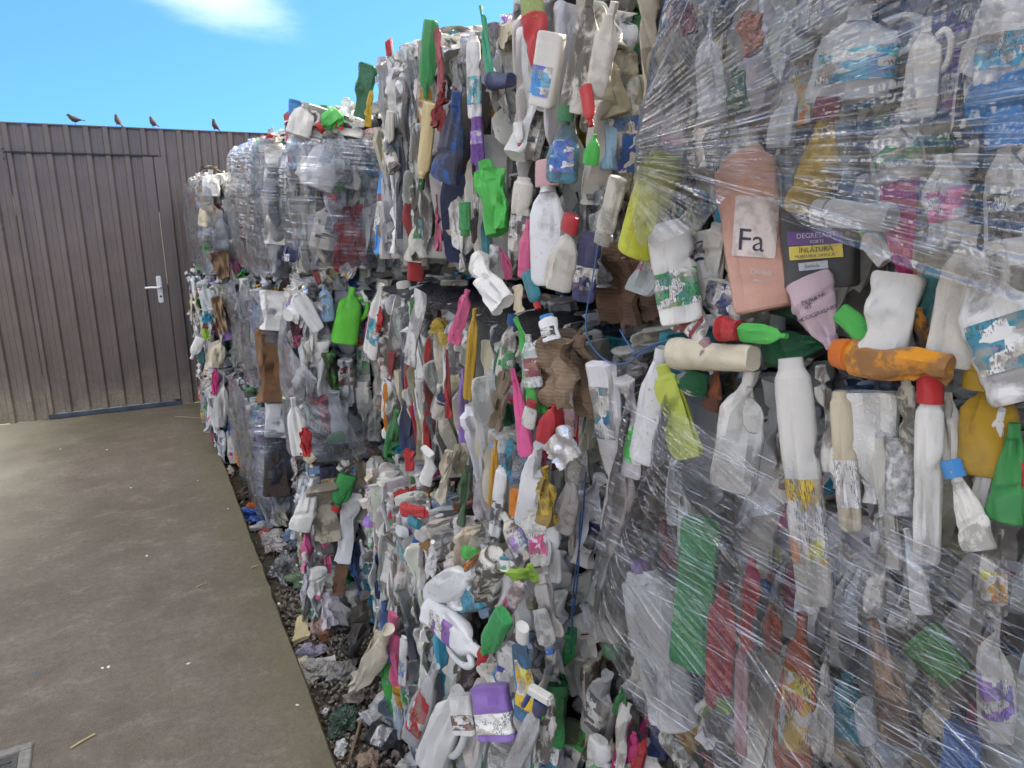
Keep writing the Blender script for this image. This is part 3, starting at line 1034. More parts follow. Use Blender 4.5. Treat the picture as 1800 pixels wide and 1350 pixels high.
# ------------------------------------------------------------------ colours
K = dict(white=(.84, .84, .83), offw=(.76, .74, .69), grey=(.50, .50, .49), cream=(.74, .66, .50), dgreen=(.012, .13, .055), green=(.03, .30, .085),
         bgreen=(.06, .50, .085), lime=(.30, .55, .045), lemon=(.62, .66, .06), red=(.52, .022, .028), dred=(.26, .03, .035), maroon=(.16, .015, .03),
         orange=(.80, .24, .02), amber=(.70, .36, .03), mustard=(.50, .30, .025), yellow=(.72, .48, .05), pink=(.74, .13, .28), lpink=(.72, .42, .45),
         magenta=(.62, .045, .20), purple=(.30, .17, .52), dpurple=(.17, .06, .32), blue=(.025, .13, .42), bblue=(.04, .26, .62), navy=(.02, .035, .12),
         cyan=(.04, .36, .52), teal=(.02, .22, .28), sky=(.28, .45, .66), brown=(.20, .10, .05), dbrown=(.07, .035, .025), black=(.02, .02, .024), peach=(.72, .40, .31), dgrey=(.14, .145, .155), terra=(.40, .13, .06))


def jit(c, a=0.12):
    k = 1 + random.uniform(-a, a)
    return tuple(max(0.004, min(0.9, x * k * (1 + random.uniform(-a, a) * 0.3))) for x in c)


WHITES = [K['white'], K['white'], K['white'], K['offw'], K['offw'], K['grey'], K['cream'], (.55, .57, .60), (.70, .70, .70)]
COLS = ['red', 'red', 'green', 'green', 'bgreen', 'dgreen', 'blue', 'bblue', 'navy', 'pink', 'magenta', 'yellow', 'amber', 'orange', 'purple', 'cyan', 'teal', 'dred', 'black', 'dgrey', 'brown', 'sky', 'lpink']


def rand_col(pw):
    if random.random() < pw:
        return jit(random.choice(WHITES), 0.18)
    return jit(K[random.choice(COLS)], 0.25)


# ------------------------------------------------------------------ bales
class Bale:
    def __init__(s, key, label, cx, cy, z0, z1, ylen, xdep=1.05, yaw=0.0, group='pressed plastic bales stacked along the yard'):
        """(cx, cy): the corner nearest the camera (towards -X, -Y); yaw turns the bale clockwise about it"""
        s.key = key
        s.e = empty('plastic_bale', (cx + 0.4, cy + ylen / 2, z0), label, 'bale', group)
        s.z0, s.z1, s.ylen, s.xdep = z0, z1, ylen, xdep
        s.c = Vector((cx, cy, 0))
        s.ax = Vector((math.cos(yaw), -math.sin(yaw), 0))      # along the end face, away from the front corner
        s.ay = Vector((math.sin(yaw), math.cos(yaw), 0))       # along the front face, away from the camera
        s.foot = []
        inset = 0.16
        bm = bmesh.new()
        box_bm(bm, inset, xdep, inset if cy > 1.1 else 0.05, ylen - 0.05, 0.03, z1 - z0 - 0.10)
        bmesh.ops.subdivide_edges(bm, edges=bm.edges[:], cuts=5, use_grid_fill=True)
        for vx in bm.verts:
            vx.co += Vector((1, 1, 0.4)) * 0.05 * noise.noise(vx.co * 7 + Vector((hash(key) % 50, 0, 0)))
        me = bm_mesh('compressed_core', bm, M['core'], 0, 30)  # dark box behind the bottles, coloured so the gaps read as shaded
        o = obj('compressed_core', me, s.e)
        A = Matrix((s.ax, s.ay, Vector((0, 0, 1)))).transposed().to_4x4()
        o.matrix_basis = Matrix.Translation(s.c + Vector((0, 0, z0)) - s.e.location) @ A

    def rect(s, face):
        if face == 'front':
            return s.c + Vector((0, 0, s.z0)), s.ay, Vector((0, 0, 1)), -s.ax, s.ylen, s.z1 - s.z0
        if face == 'end':
            return s.c + Vector((0, 0, s.z0)), s.ax, Vector((0, 0, 1)), -s.ay, s.xdep, s.z1 - s.z0
        if face == 'top':
            return s.c + Vector((0, 0, s.z1 - 0.02)), s.ay, s.ax, Vector((0, 0, 1)), s.ylen, s.xdep
        if face == 'far':
            return s.c + s.ay * s.ylen + Vector((0, 0, s.z0)), s.ax, Vector((0, 0, 1)), s.ay, s.xdep, s.z1 - s.z0


def fill(b, face, smin=None, smax=None, tmax=None, edgeon=0.7, wr=(0.030, 0.055), lr=(0.15, 0.28), pw=0.72, capp=0.10, labp=0.34, back=True, slope=0.0, rnd=(0.08, 0.10), tilt=6, wild=0.06, limit=300):
    O, S, T, N, sl_, tl_ = b.rect(face)
    smin = 0.0 if smin is None else smin
    smax = sl_ if smax is None else smax
    tl_ = tl_ if tmax is None else tmax
    cnt = 0
    for layer in ((1, 0) if (back and b.key[0] not in 'B') else (0,)):
        s = smin + random.uniform(0, .02)
        while s < smax:
            wcol = random.uniform(*wr) * (1.6 if layer else 1)
            t = random.uniform(0.0, 0.03)
            top = tl_ + slope * ((s / sl_) - 0.5)
            while t < top - 0.04:
                L = random.uniform(*lr)
                if t + L > top + 0.005:
                    L = max(0.09, top + random.uniform(-0.05, 0.01) - t)
                sc_, tc_ = s + wcol / 2 + random.uniform(-.008, .008), t + L / 2
                t += L * random.uniform(0.74, 0.92)
                es = min(1, max(0, min(sc_, sl_ - sc_) / 0.11))
                et = min(1, max(0, min(tc_, top - tc_) / 0.13))
                d = -rnd[0] * (1 - es) ** 2 - rnd[1] * (1 - et) ** 2 + random.uniform(-0.016, 0.013) + 0.010 * math.sin(s * 9 + b.z0 * 5)
                if layer:
                    d -= 0.115
                P0 = O + S * sc_ + T * tc_
                hid = False
                if not layer:
                    for (c, a, hl, hw) in b.foot:
                        q = P0 - c
                        q = q - N * q.dot(N)
                        u = q.dot(a)
                        wv2 = (q - a * u).length
                        if abs(u) < hl + L * 0.20 and wv2 < hw + 0.010:
                            hid = True
                            break
                    if hid:
                        d -= 0.075
                ang = random.gauss(0, R(tilt)) if (random.random() > wild or es < 0.9 or et < 0.9) else random.uniform(-1.1, 1.1)
                Z = (T * math.cos(ang) + S * math.sin(ang) + N * random.gauss(0, 0.09)).normalized()
                if random.random() < 0.5:
                    Z = -Z
                pr = random.choice(FILL)
                if random.random() < edgeon:
                    Tt = wcol * random.uniform(0.95, 1.35)
                    Wd = random.uniform(0.08, 0.12)
                    Nn = (S * random.choice([-1, 1]) + N * random.gauss(0, 0.35)).normalized()
                    cpos = P0 + N * (d - Wd * 0.46)
                else:
                    Tt = random.uniform(0.028, 0.055)
                    Wd = random.uniform(0.055, 0.085)
                    Nn = (N + S * random.gauss(0, 0.35)).normalized()
                    cpos = P0 + N * (d - Tt * 0.4 + 0.006)
                base = cpos - Z * (L / 2)
                cc = None
                if random.random() < capp and not layer and pr['kind'] not in ('block', 'tube'):
                    cc = rand_col(0.25)
                lc = None
                if random.random() < labp and not layer:
                    lc = jit(K[random.choice(COLS)])
                ob = place(pr, 'bottle', b.e, base, Z, Nn, L, Wd, Tt, rand_col(pw), cc, random.choice(['screw', 'screw', 'flip', 'tall']), lc)
                rr = random.random()
                if rr < 0.20 and min(ob.color[:3]) > 0.35:
                    ob.material_slots[0].link = 'OBJECT'
                    ob.material_slots[0].material = M['clear'] if rr < 0.06 else M['milky']
                cnt += 1
                if cnt >= limit:
                    return cnt
            s += wcol * ((0.70 if b.key[0] == 'B' and face == 'front' else 0.80) if not layer else 1.0)
    return cnt


AF, BF = 0.71, 0.71
B = {}
B['AT'] = Bale('AT', 'nearest top bale under clear film with a peach shampoo bottle and a red-capped yellow bottle', .71, -0.25, 1.525, 2.26, 1.24)
B['AM'] = Bale('AM', 'nearest middle bale with long white tubes above and streaky film over its lower half', .70, -0.25, 0.80, 1.455, 1.31)
B['AL'] = Bale('AL', 'nearest bottom bale barely showing under the film wrapped middle bale', .72, -0.25, -.06, 0.78, 1.30)
B['BT'] = Bale('BT', 'unwrapped top bale with blue flask, tall green bottle and red bottle with lime cap', .715, 1.17, 1.52, 2.11, 1.22)
B['BM'] = Bale('BM', 'unwrapped middle bale of thin upright slivers with hot pink and green bottles and cardboard', .70, 1.16, 0.93, 1.445, 1.17)
B['BL'] = Bale('BL', 'unwrapped bottom bale with purple box, blue bottle and white jugs beside the gravel', .61, 1.17, -.06, 0.87, 1.15)
YC = R(11)
B['CT'] = Bale('CT', 'film wrapped top bale with rounded corner and green and red pieces, third stack', .545, 2.74, 1.44, 2.03, 0.95, 1.0, YC)
B['CM'] = Bale('CM', 'middle bale of the third stack with bright green handled jug and torn grey film', .50, 2.74, 0.76, 1.42, 0.95, 1.0, YC)
B['CL'] = Bale('CL', 'bottom bale of the third stack with green red-capped bottle and cream torn jug', .475, 2.74, -.06, 0.74, 0.95, 1.0, YC)
B['DT'] = Bale('DT', 'film wrapped top bale of the fourth stack with white bottles behind shiny film', .60, 3.85, 1.31, 2.03, 1.12, 1.0)
B['DM'] = Bale('DM', 'film wrapped middle bale of the fourth stack with amber brown bottles in its end', .545, 3.85, 0.68, 1.29, 1.12, 1.0)
B['DL'] = Bale('DL', 'grey film wrapped bottom bale of the fourth stack with purple and dark brown pieces', .485, 3.85, -.06, 0.66, 1.12, 1.0)
B['ET'] = Bale('ET', 'top bale of the last stack at the fence with bright white bottles on its corner', .43, 5.05, 1.22, 1.90, 1.42, 1.0)
B['EM'] = Bale('EM', 'middle bale of the last stack at the fence with brown cardboard in it', .37, 5.05, 0.62, 1.20, 1.42, 1.0)
B['EL'] = Bale('EL', 'bottom bale of the last stack at the fence with a pink strip', .365, 5.05, -.06, 0.60, 1.42, 1.0)
PL = {k: (('x', v.c.x) if k[0] in 'AB' else ('y', v.c.y)) for k, v in B.items()}


# ------------------------------------------------------------------ bottles one can pick out in the photograph
def hero(bk, kind, x1, y1, x2, y2, wpx, color, cap=None, fwd=0.01, mat='plastic', T=0.5, v=0, capstyle='screw', capk=1.0, lab=None, name='bottle', label=None, turn=None, labme=None):
    """(x1, y1) neck end, (x2, y2) base end; stands on the face of its bale, fwd metres proud of it"""
    b = B[bk]
    ax, val = PL[bk]
    N0 = Vector((-1, 0, 0)) if ax == 'x' else Vector((0, -1, 0))
    off = val - fwd
    Pn, Pb = at(x1, y1, ax, off), at(x2, y2, ax, off)
    Z = Pn - Pb
    L = Z.length
    mid = (Pn + Pb) / 2
    to = (CAM - mid).normalized()
    N = (N0 * 0.5 + to * 0.5).normalized() if turn is None else (N0 * (1 - turn) + to * turn).normalized()
    Wd = wpx * depth(mid) / F0
    Tt = Wd * T
    if cap is not None:
        L *= {'screw': .93, 'flip': .93, 'tall': .88, 'nozzle': .88}[capstyle]
    if kind == 'fold' or (bk[0] in 'BC' and v == 2 and cap is None and mat == 'plastic' and kind not in ('block', 'tub')):
        d = FILL[(v if kind == 'fold' else int(x1 * 7 + y1 * 3)) % len(FILL)]
    else:
        d = HERO[kind, mat][v % 3]
    base = Pb - N0 * (Tt * 0.25)
    c = K[color] if isinstance(color, str) else color
    if lab is None and label is None and kind in ('jug', 'tube', 'deterg', 'milk') and min(c) > .4 and int(x1 * 13 + y2 * 5) % 10 < 4:
        lab = COLS[int(x1 + y1) % len(COLS)]
    o = place(d, name, b.e, base, Z, N, L, Wd, Tt, c, None if cap is None else (K[cap] if isinstance(cap, str) else cap), capstyle,
              None if lab is None else (K[lab] if isinstance(lab, str) else lab), capk, label=label)
    a = Z.normalized()
    b.foot.append((mid - N0 * (mid - b.c).dot(N0) * 0 , a, L / 2, Wd / 2))
    o['_h'] = 1
    if mat == 'plastic' and (bk[0] == 'A' or (label and 'dirty' not in label)):
        o.material_slots[0].link = 'OBJECT'
        o.material_slots[0].material = M['plastic_clean']
    return o


H = hero
# --- stack B, top bale
H('BT', 'block', 641, 112, 634, 205, 36, 'dgreen', v=2, fwd=-.01)
H('BT', 'slim', 650, 160, 645, 222, 15, 'yellow', v=2)
H('BT', 'deterg', 745, 174, 754, 34, 36, 'green', v=1, fwd=.02, label='tall green bottle standing on its neck')
H('BT', 'slim', 765, 50, 776, 160, 16, 'dred', v=2)
H('BT', 'deterg', 776, 143, 763, 224, 38, 'dred', v=2, fwd=.02)
H('BT', 'drop', 797, 160, 778, 318, 60, 'blue', v=1, fwd=.035, T=.45, label='blue flask with scuffed white paint')
H('BT', 'slim', 737, 333, 753, 181, 28, (.72, .58, .30), 'dgreen', fwd=.03, v=0, label='cream yellow bottle with dark green cap')
H('BT', 'slim', 838, 303, 834, 206, 27, 'dpurple', v=1, fwd=.015, lab='purple')
H('BT', 'tube', 828, 64, 832, 208, 29, 'white', v=1, fwd=.01, lab='cyan')
H('BT', 'fold', 843, 12, 862, 140, 20, (.015, .26, .13), v=5, fwd=.02)
H('BT', 'tub', 858, 142, 892, 140, 30, 'navy', v=0, fwd=.02, T=.9)
H('BT', 'cone', 928, 2, 941, 136, 46, 'red', (.42, .55, .16), fwd=.035, capstyle='tall', v=0, T=.8, label='red tapering bottle with pale lime cap')
H('BT', 'block', 965, 56, 946, 186, 52, 'white', v=0, fwd=.035, T=.55, lab='bblue', name='carton', label='white and blue drink carton')
H('BT', 'jug', 1034, -22, 1002, 197, 54, 'offw', v=1, fwd=.03)
H('BT', 'milk', 1076, 2, 1042, 166, 46, 'offw', v=1, fwd=.02)
H('BT', 'slim', 1037, 222, 1026, 150, 25, 'red', 'red', fwd=.035, v=0)
H('BT', 'deterg', 988, 188, 980, 322, 60, (.10, .30, .44), (.02, .36, .13), fwd=.04, capstyle='tall', lab='blue', v=1, capk=1.5, label='blue labelled bottle with large green cap')
H('BT', 'deterg', 1042, 236, 1034, 290, 30, 'bgreen', v=1, fwd=.03)
H('BT', 'deterg', 953, 296, 960, 502, 74, 'white', 'lpink', fwd=.03, mat='milky', capstyle='flip', capk=1.75, v=0, label='milky jug with pink cap')
H('BT', 'fold', 848, 282, 873, 408, 58, 'bgreen', v=9, fwd=.04, T=.6, label='crumpled bright green bottle')
H('BT', 'tube', 917, 312, 905, 442, 40, 'offw', v=1, fwd=.025, lab='dgrey')
H('BT', 'slim', 912, 258, 908, 215, 18, 'offw', 'red', v=0, fwd=.02)
H('BT', 'slim', 765, 342, 769, 442, 17, 'pink', v=2)
H('BT', 'tube', 815, 412, 814, 355, 24, 'green', 'green', v=0, fwd=.02)
H('BT', 'fold', 850, 370, 853, 470, 22, 'teal', v=12, fwd=.015)
H('BT', 'milk', 926, 386, 918, 488, 27, 'pink', v=1, fwd=.03)
H('BT', 'deterg', 996, 388, 973, 508, 58, 'offw', 'red', v=1, fwd=.03, capstyle='flip', capk=1.9)
H('BT', 'tube', 1034, 408, 1020, 530, 46, (.07, .07, .16), v=1, fwd=.0, lab='navy')
H('BT', 'tube', 1056, 420, 1084, 312, 38, 'offw', 'white', v=0, fwd=.02, capstyle='flip', capk=1.2)
H('BT', 'tub', 832, 466, 884, 538, 52, 'white', v=2, fwd=.07, T=.7)
H('BT', 'slim', 944, 545, 924, 478, 28, 'teal', 'red', fwd=.05, capstyle='tall', v=0)
H('BT', 'fold', 880, 430, 892, 490, 20, 'pink', v=3, fwd=.02)
H('BT', 'slim', 863, 470, 868, 432, 20, 'white', 'white', fwd=.03)
H('BT', 'drop', 905, 500, 915, 550, 22, 'cream', v=2, fwd=.04)
H('BT', 'jug', 700, 240, 706, 420, 26, (.05, .055, .075), v=2, fwd=.0)
H('BT', 'drop', 668, 230, 690, 300, 30, 'offw', v=1, fwd=.02)
H('BT', 'slim', 680, 260, 684, 195, 20, 'offw', 'bblue', v=1, fwd=.02)
# --- stack B, middle bale
H('BM', 'jug', 665, 500, 648, 625, 34, 'white', v=1, fwd=.02)
H('BM', 'jug', 735, 510, 722, 640, 30, 'white', v=2, fwd=.02)
H('BM', 'fold', 816, 510, 797, 602, 26, 'pink', v=7, fwd=.03)
H('BM', 'slim', 832, 543, 820, 702, 22, 'mustard', v=1, fwd=.025)
H('BM', 'jug', 896, 556, 882, 665, 36, 'offw', 'blue', v=1, fwd=.02, capk=1.5)
H('BM', 'fold', 911, 553, 943, 728, 34, 'bgreen', v=2, fwd=.05, label='long folded bright green bottle')
H('BM', 'jug', 924, 588, 934, 682, 36, 'white', v=0, mat='clear', fwd=.06)
H('BM', 'tube', 957, 556, 968, 600, 34, 'white', 'bblue', fwd=.05, v=0, turn=1.0)
H('BM', 'drop', 897, 648, 925, 803, 32, (.80, .10, .32), v=1, fwd=.04, label='long hot pink bottle')
H('BM', 'deterg', 970, 712, 950, 776, 34, 'red', v=1, fwd=.06)
H('BM', 'slim', 932, 708, 925, 750, 28, 'offw', 'red', fwd=.07, mat='milky', capk=1.8, v=0)
H('BM', 'deterg', 1006, 824, 984, 935, 44, (.45, .41, .39), 'offw', fwd=.03, v=1, capk=2.0, capstyle='flip')
H('BM', 'fold', 953, 822, 955, 920, 42, 'yellow', v=13, fwd=.07, T=.7, label='crumpled yellow cap-like piece')
H('BM', 'jug', 948, 776, 918, 925, 58, 'white', v=2, fwd=.05, mat='milky')
H('BM', 'jug', 932, 895, 952, 995, 52, 'offw', v=2, fwd=.07)
H('BM', 'tube', 962, 925, 968, 1024, 38, 'offw', v=1, fwd=.05)
H('BM', 'jug', 880, 905, 925, 992, 46, 'offw', v=1, fwd=.05)
H('BM', 'slim', 812, 648, 812, 778, 19, 'purple', v=1, fwd=.03)
H('BM', 'fold', 693, 722, 681, 808, 30, 'green', v=17, fwd=.03)
H('BM', 'slim', 715, 788, 720, 828, 22, 'red', v=2, fwd=.02)
H('BM', 'tub', 776, 700, 764, 735, 24, 'offw', 'navy', v=0, fwd=.03, capk=.8, turn=1.0)
H('BM', 'slim', 870, 774, 862, 892, 15, 'amber', v=1, fwd=.02)
H('BM', 'block', 905, 862, 903, 908, 22, 'orange', v=1, fwd=.04)
H('BM', 'drop', 895, 774, 888, 834, 20, 'cyan', v=2, fwd=.03)
H('BM', 'tube', 880, 822, 866, 942, 26, 'white', v=1, fwd=.04, lab='dgrey')
H('BM', 'fold', 815, 820, 806, 920, 26, (.09, .17, .09), v=19, fwd=.02)
H('BM', 'slim', 784, 680, 788, 735, 14, 'red', v=2, fwd=.02)
H('BM', 'slim', 668, 540, 664, 585, 15, 'red', v=2, fwd=.02)
H('BM', 'slim', 688, 620, 682, 668, 14, 'dred', v=2, fwd=.02)
H('BM', 'fold', 783, 615, 786, 735, 13, 'dred', v=20, fwd=.02)
H('BM', 'slim', 726, 528, 724, 566, 18, 'green', v=2, fwd=.02)
H('BM', 'jug', 885, 652, 868, 752, 32, (.24, .18, .12), v=2, fwd=.03)
H('BM', 'fold', 790, 790, 770, 880, 30, 'cream', v=23, fwd=.02)
H('BM', 'jug', 752, 790, 742, 850, 34, 'white', v=2, fwd=.02)
# --- stack B, bottom bale
H('BL', 'tub', 706, 896, 745, 902, 26, 'red', v=1, fwd=.03, T=.5)
H('BL', 'tub', 720, 914, 733, 924, 22, 'teal', v=0, fwd=.03, T=.6)
H('BL', 'deterg', 762, 948, 752, 1010, 24, 'white', v=2, fwd=.02)
H('BL', 'tub', 814, 972, 836, 972, 26, 'bgreen', v=1, fwd=.02)
H('BL', 'fold', 855, 965, 815, 1000, 12, 'orange', v=2, fwd=.04)
H('BL', 'tube', 858, 975, 842, 1054, 54, 'white', v=1, fwd=.07, T=.95, label='dirty white bottle showing its round base')
H('BL', 'jug', 828, 1005, 752, 1052, 58, 'white', v=1, fwd=.04, mat='milky')
H('BL', 'block', 845, 1050, 782, 1064, 40, 'cyan', v=0, fwd=.03, lab='white')
H('BL', 'jug', 842, 1148, 746, 1078, 62, 'white', v=1, fwd=.06, mat='milky', lab='dpurple', label='milky jug lying on its side with torn label')
H('BL', 'deterg', 838, 1162, 882, 1082, 42, (.03, .38, .11), 'red', fwd=.085, capstyle='nozzle', capk=1.6, v=0, label='green bottle with red nozzle cap')
H('BL', 'tube', 912, 1030, 878, 1088, 30, (.70, .55, .56), v=1, fwd=.06, lab='pink')
H('BL', 'deterg', 890, 1006, 932, 1010, 34, 'lime', v=2, fwd=.05, T=.8)
H('BL', 'deterg', 914, 1072, 916, 1278, 58, (.05, .28, .55), 'offw', fwd=.07, v=2, lab='yellow', capk=1.15, capstyle='screw', label='crushed blue bottle with yellow print')
H('BL', 'slim', 964, 1152, 944, 1072, 36, (.45, .45, .45), 'blue', fwd=.05, v=1)
H('BL', 'block', 852, 1207, 870, 1302, 74, 'purple', v=1, fwd=.10, T=.45, lab='offw', label='lilac box-shaped canister with torn paper label')
H('BL', 'jug', 794, 1215, 744, 1360, 70, 'white', v=1, fwd=.07, label='large white jug at the foot of the bale')
H('BL', 'block', 803, 1222, 815, 1292, 46, 'offw', v=1, fwd=.07, lab='brown')
H('BL', 'tube', 884, 1306, 868, 1345, 46, 'offw', 'white', v=1, fwd=.06, mat='clear', turn=1, capk=1.2)
H('BL', 'slim', 948, 1238, 895, 1358, 38, 'grey', 'navy', v=1, fwd=.07)
H('BL', 'slim', 972, 1230, 945, 1340, 34, 'offw', v=2, fwd=.05)
H('BL', 'deterg', 760, 1172, 716, 1302, 50, (.50, .50, .50), v=1, fwd=.05)
H('BL', 'drop', 698, 1208, 689, 1078, 34, 'pink', v=2, fwd=.04, label='pink squashed bottle')
H('BL', 'tube', 708, 1120, 705, 1204, 18, 'white', v=1, fwd=.04, lab='sky')
H('BL', 'fold', 678, 1112, 618, 1212, 48, 'cream', v=4, fwd=.08, T=.5, label='large dirty cream piece sticking out over the gravel')
H('BL', 'fold', 640, 1040, 612, 1160, 46, 'dgrey', v=11, fwd=.02)
H('BL', 'drop', 862, 1128, 846, 1190, 40, 'offw', v=2, fwd=.05)
H('BL', 'tube', 868, 1150, 830, 1230, 32, 'offw', v=2, fwd=.03)
H('BL', 'jug', 890, 1140, 872, 1220, 46, 'offw', v=2, fwd=.04)
H('BL', 'tube', 890, 990, 878, 1075, 36, 'white', v=1, fwd=.04, mat='milky')
H('BL', 'tube', 884, 982, 886, 1004, 22, 'white', 'teal', v=0, fwd=.06, capk=1.2)
H('BL', 'fold', 950, 1010, 968, 1120, 46, (.44, .42, .40), v=8, fwd=.03)
# --- stack A, top bale
H('AT', 'tube', 1294, 268, 1338, 546, 112, 'peach', v=0, fwd=.035, T=.42, turn=.5, label='peach shampoo bottle with dark lettering')
H('AT', 'drop', 1449, 168, 1414, 375, 84, 'yellow', 'red', fwd=.03, capstyle='tall', capk=1.25, v=1, T=.55, label='yellow bottle with red cap')
H('AT', 'tube', 1158, 270, 1110, 448, 80, 'lemon', v=0, fwd=.02, T=.7, label='lemon yellow bottle in the corner of the film')
H('AT', 'tube', 1165, 392, 1192, 570, 82, 'white', v=1, fwd=.045, lab='green', label='white bottle with green printed label')
H('AT', 'deterg', 1262, 618, 1180, 545, 64, 'white', 'lpink', fwd=.04, v=2, capk=1.5, capstyle='flip')
H('AT', 'tub', 1262, 578, 1292, 582, 46, 'red', v=0, fwd=.055, T=.9)
H('AT', 'deterg', 1380, 590, 1298, 585, 36, 'bgreen', v=1, fwd=.05)
H('AT', 'block', 1428, 350, 1432, 508, 128, (.085, .09, .095), v=0, fwd=.01, T=.5, label='dark transparent bottle with purple and yellow label')
H('AT', 'drop', 1458, 612, 1412, 490, 84, (.62, .46, .50), v=1, fwd=.03, T=.5)
H('AT', 'tub', 1545, 612, 1472, 548, 50, 'bgreen', v=1, fwd=.035, T=.5, label='bright green open scoop')
H('AT', 'block', 1572, 480, 1545, 618, 86, 'white', v=2, fwd=.045, T=.5)
H('AT', 'drop', 1590, 505, 1572, 285, 66, 'magenta', v=1, fwd=.015, T=.5)
H('AT', 'tube', 1438, 374, 1562, 382, 50, 'white', 'white', fwd=.04, v=0, capk=1.3, T=.8)
H('AT', 'slim', 1512, 405, 1556, 460, 36, 'white', 'lime', v=0, fwd=.02)
H('AT', 'milk', 1650, 268, 1664, 428, 72, 'white', v=2, fwd=.03)
H('AT', 'jug', 1757, 216, 1770, 468, 74, 'offw', 'bblue', fwd=.03, v=1, capk=2.4)
H('AT', 'tube', 1700, 196, 1850, 150, 96, 'bblue', v=1, fwd=.02, T=.6, label='bright blue bottle at the right')
H('AT', 'tube', 1455, 624, 1668, 655, 66, (.82, .32, .02), (.85, .20, .015), fwd=.06, v=2, T=.55, capstyle='flip', capk=1.2, label='orange bottle lying across the gap')
H('AT', 'fold', 1612, 540, 1650, 660, 40, (.72, .28, .02), v=6, fwd=.03)
H('AT', 'jug', 1700, 395, 1668, 645, 88, 'offw', v=1, fwd=.045, T=.5)
H('AT', 'milk', 1705, 450, 1800, 705, 120, 'white', v=1, fwd=.05, T=.5)
H('AT', 'tube', 1640, 470, 1614, 565, 30, (.10, .33, .34), v=1, fwd=.01)
H('AT', 'drop', 1440, 600, 1345, 616, 70, 'dgreen', v=1, fwd=.01, T=.7)
H('AT', 'tub', 1178, 622, 1315, 632, 58, 'cream', v=0, fwd=.055, T=.8, turn=.2)
H('AT', 'tube', 1240, 505, 1222, 410, 50, 'white', v=1, fwd=.0, lab='navy')
H('AT', 'slim', 1262, 390, 1232, 500, 56, 'offw', v=2, fwd=.005)
H('AT', 'deterg', 1205, 505, 1310, 545, 66, 'offw', v=1, fwd=.01, lab='navy')
H('AT', 'fold', 1280, 262, 1270, 430, 46, 'cyan', v=3, fwd=-.01)
H('AT', 'jug', 1330, 560, 1300, 500, 110, 'offw', v=1, fwd=-.01)
H('AT', 'jug', 1500, 10, 1480, 180, 150, (.60, .62, .64), v=1, fwd=.01)
H('AT', 'jug', 1625, 30, 1610, 210, 60, 'white', v=1, fwd=.02)
H('AT', 'tube', 1770, -30, 1745, 150, 80, 'white', v=1, fwd=.02)
H('AT', 'deterg', 1720, 0, 1680, 300, 52, 'white', v=2, fwd=.0)
H('AT', 'jug', 1560, 190, 1575, 320, 90, 'offw', v=2, fwd=.02)
H('AT', 'drop', 1610, 262, 1670, 255, 44, 'dgreen', v=1, fwd=.01)
H('AT', 'fold', 1200, -10, 1210, 60, 30, 'dred', v=1, fwd=.0)
H('AT', 'fold', 1310, 20, 1325, 90, 46, 'terra', v=9, fwd=.0)
H('AT', 'fold', 1285, 120, 1300, 200, 44, 'dgreen', v=5, fwd=.0)
H('AT', 'jug', 1235, 20, 1250, 220, 52, (.58, .60, .63), v=2, fwd=.0)
H('AT', 'jug', 1180, 130, 1170, 290, 60, (.52, .54, .55), v=1, fwd=-.01)
H('AT', 'drop', 1380, 60, 1365, 260, 54, (.62, .63, .64), v=2, fwd=.0)
H('AT', 'tub', 1800, 330, 1830, 400, 60, (.35, .55, .2), v=1, fwd=.02)
# --- stack A, middle bale
H('AM', 'slim', 1162, 640, 1202, 808, 62, (.55, .62, .10), v=2, fwd=.035, T=.35, label='lime yellow folded bottle')
H('AM', 'tub', 1210, 690, 1222, 650, 56, 'dgreen', 'cream', v=0, fwd=.02, capk=.5)
H('AM', 'deterg', 1158, 612, 1128, 812, 66, 'white', v=1, fwd=.01, mat='milky')
H('AM', 'drop', 1256, 648, 1248, 722, 32, 'terra', v=1, fwd=.0)
H('AM', 'fold', 1310, 650, 1280, 860, 84, 'offw', v=1, fwd=.03, T=.5)
H('AM', 'tube', 1382, 630, 1428, 1065, 66, 'offw', v=1, fwd=.03, T=.6)
H('AM', 'drop', 1440, 640, 1462, 830, 44, 'offw', v=2, fwd=.015)
H('AM', 'tube', 1472, 688, 1492, 935, 40, 'cream', v=1, fwd=.025, lab='offw', T=.7)
H('AM', 'jug', 1525, 885, 1520, 690, 92, 'offw', v=1, fwd=.01)
H('AM', 'tube', 1630, 678, 1624, 992, 46, 'white', 'red', fwd=.045, v=1, T=.7, capk=1.3, label='upright white tube with red cap')
H('AM', 'deterg', 1736, 652, 1722, 835, 92, 'mustard', 'mustard', fwd=.03, v=0, capstyle='flip', capk=2.6, T=.6, label='mustard yellow jar with wide lid')
H('AM', 'drop', 1668, 818, 1720, 968, 54, 'white', 'bblue', fwd=.05, v=1, capk=1.7, label='small white bottle with blue screw cap')
H('AM', 'drop', 1778, 745, 1764, 918, 62, (.035, .27, .07), v=1, fwd=.035, T=.5, label='green leaf-shaped bottle')
H('AM', 'jug', 1815, 770, 1808, 910, 70, 'red', v=1, fwd=.03)
H('AM', 'tube', 1580, 770, 1578, 905, 50, 'white', v=0, fwd=.015, mat='clear')
H('AM', 'slim', 1762, 715, 1712, 905, 30, 'offw', v=2, fwd=.03)
H('AM', 'slim', 1545, 760, 1560, 1000, 40, 'offw', v=2, fwd=.01)
H('AM', 'slim', 1590, 660, 1600, 800, 40, 'offw', v=2, fwd=.02)
H('AM', 'milk', 1660, 690, 1672, 815, 42, 'offw', v=2, fwd=.03)
H('AM', 'jug', 1750, 930, 1740, 1080, 48, 'white', v=2, fwd=.03)
H('AM', 'drop', 1545, 900, 1530, 1080, 36, 'white', v=2, fwd=.02)
H('AM', 'drop', 1590, 930, 1620, 1080, 34, 'white', v=1, fwd=.02)
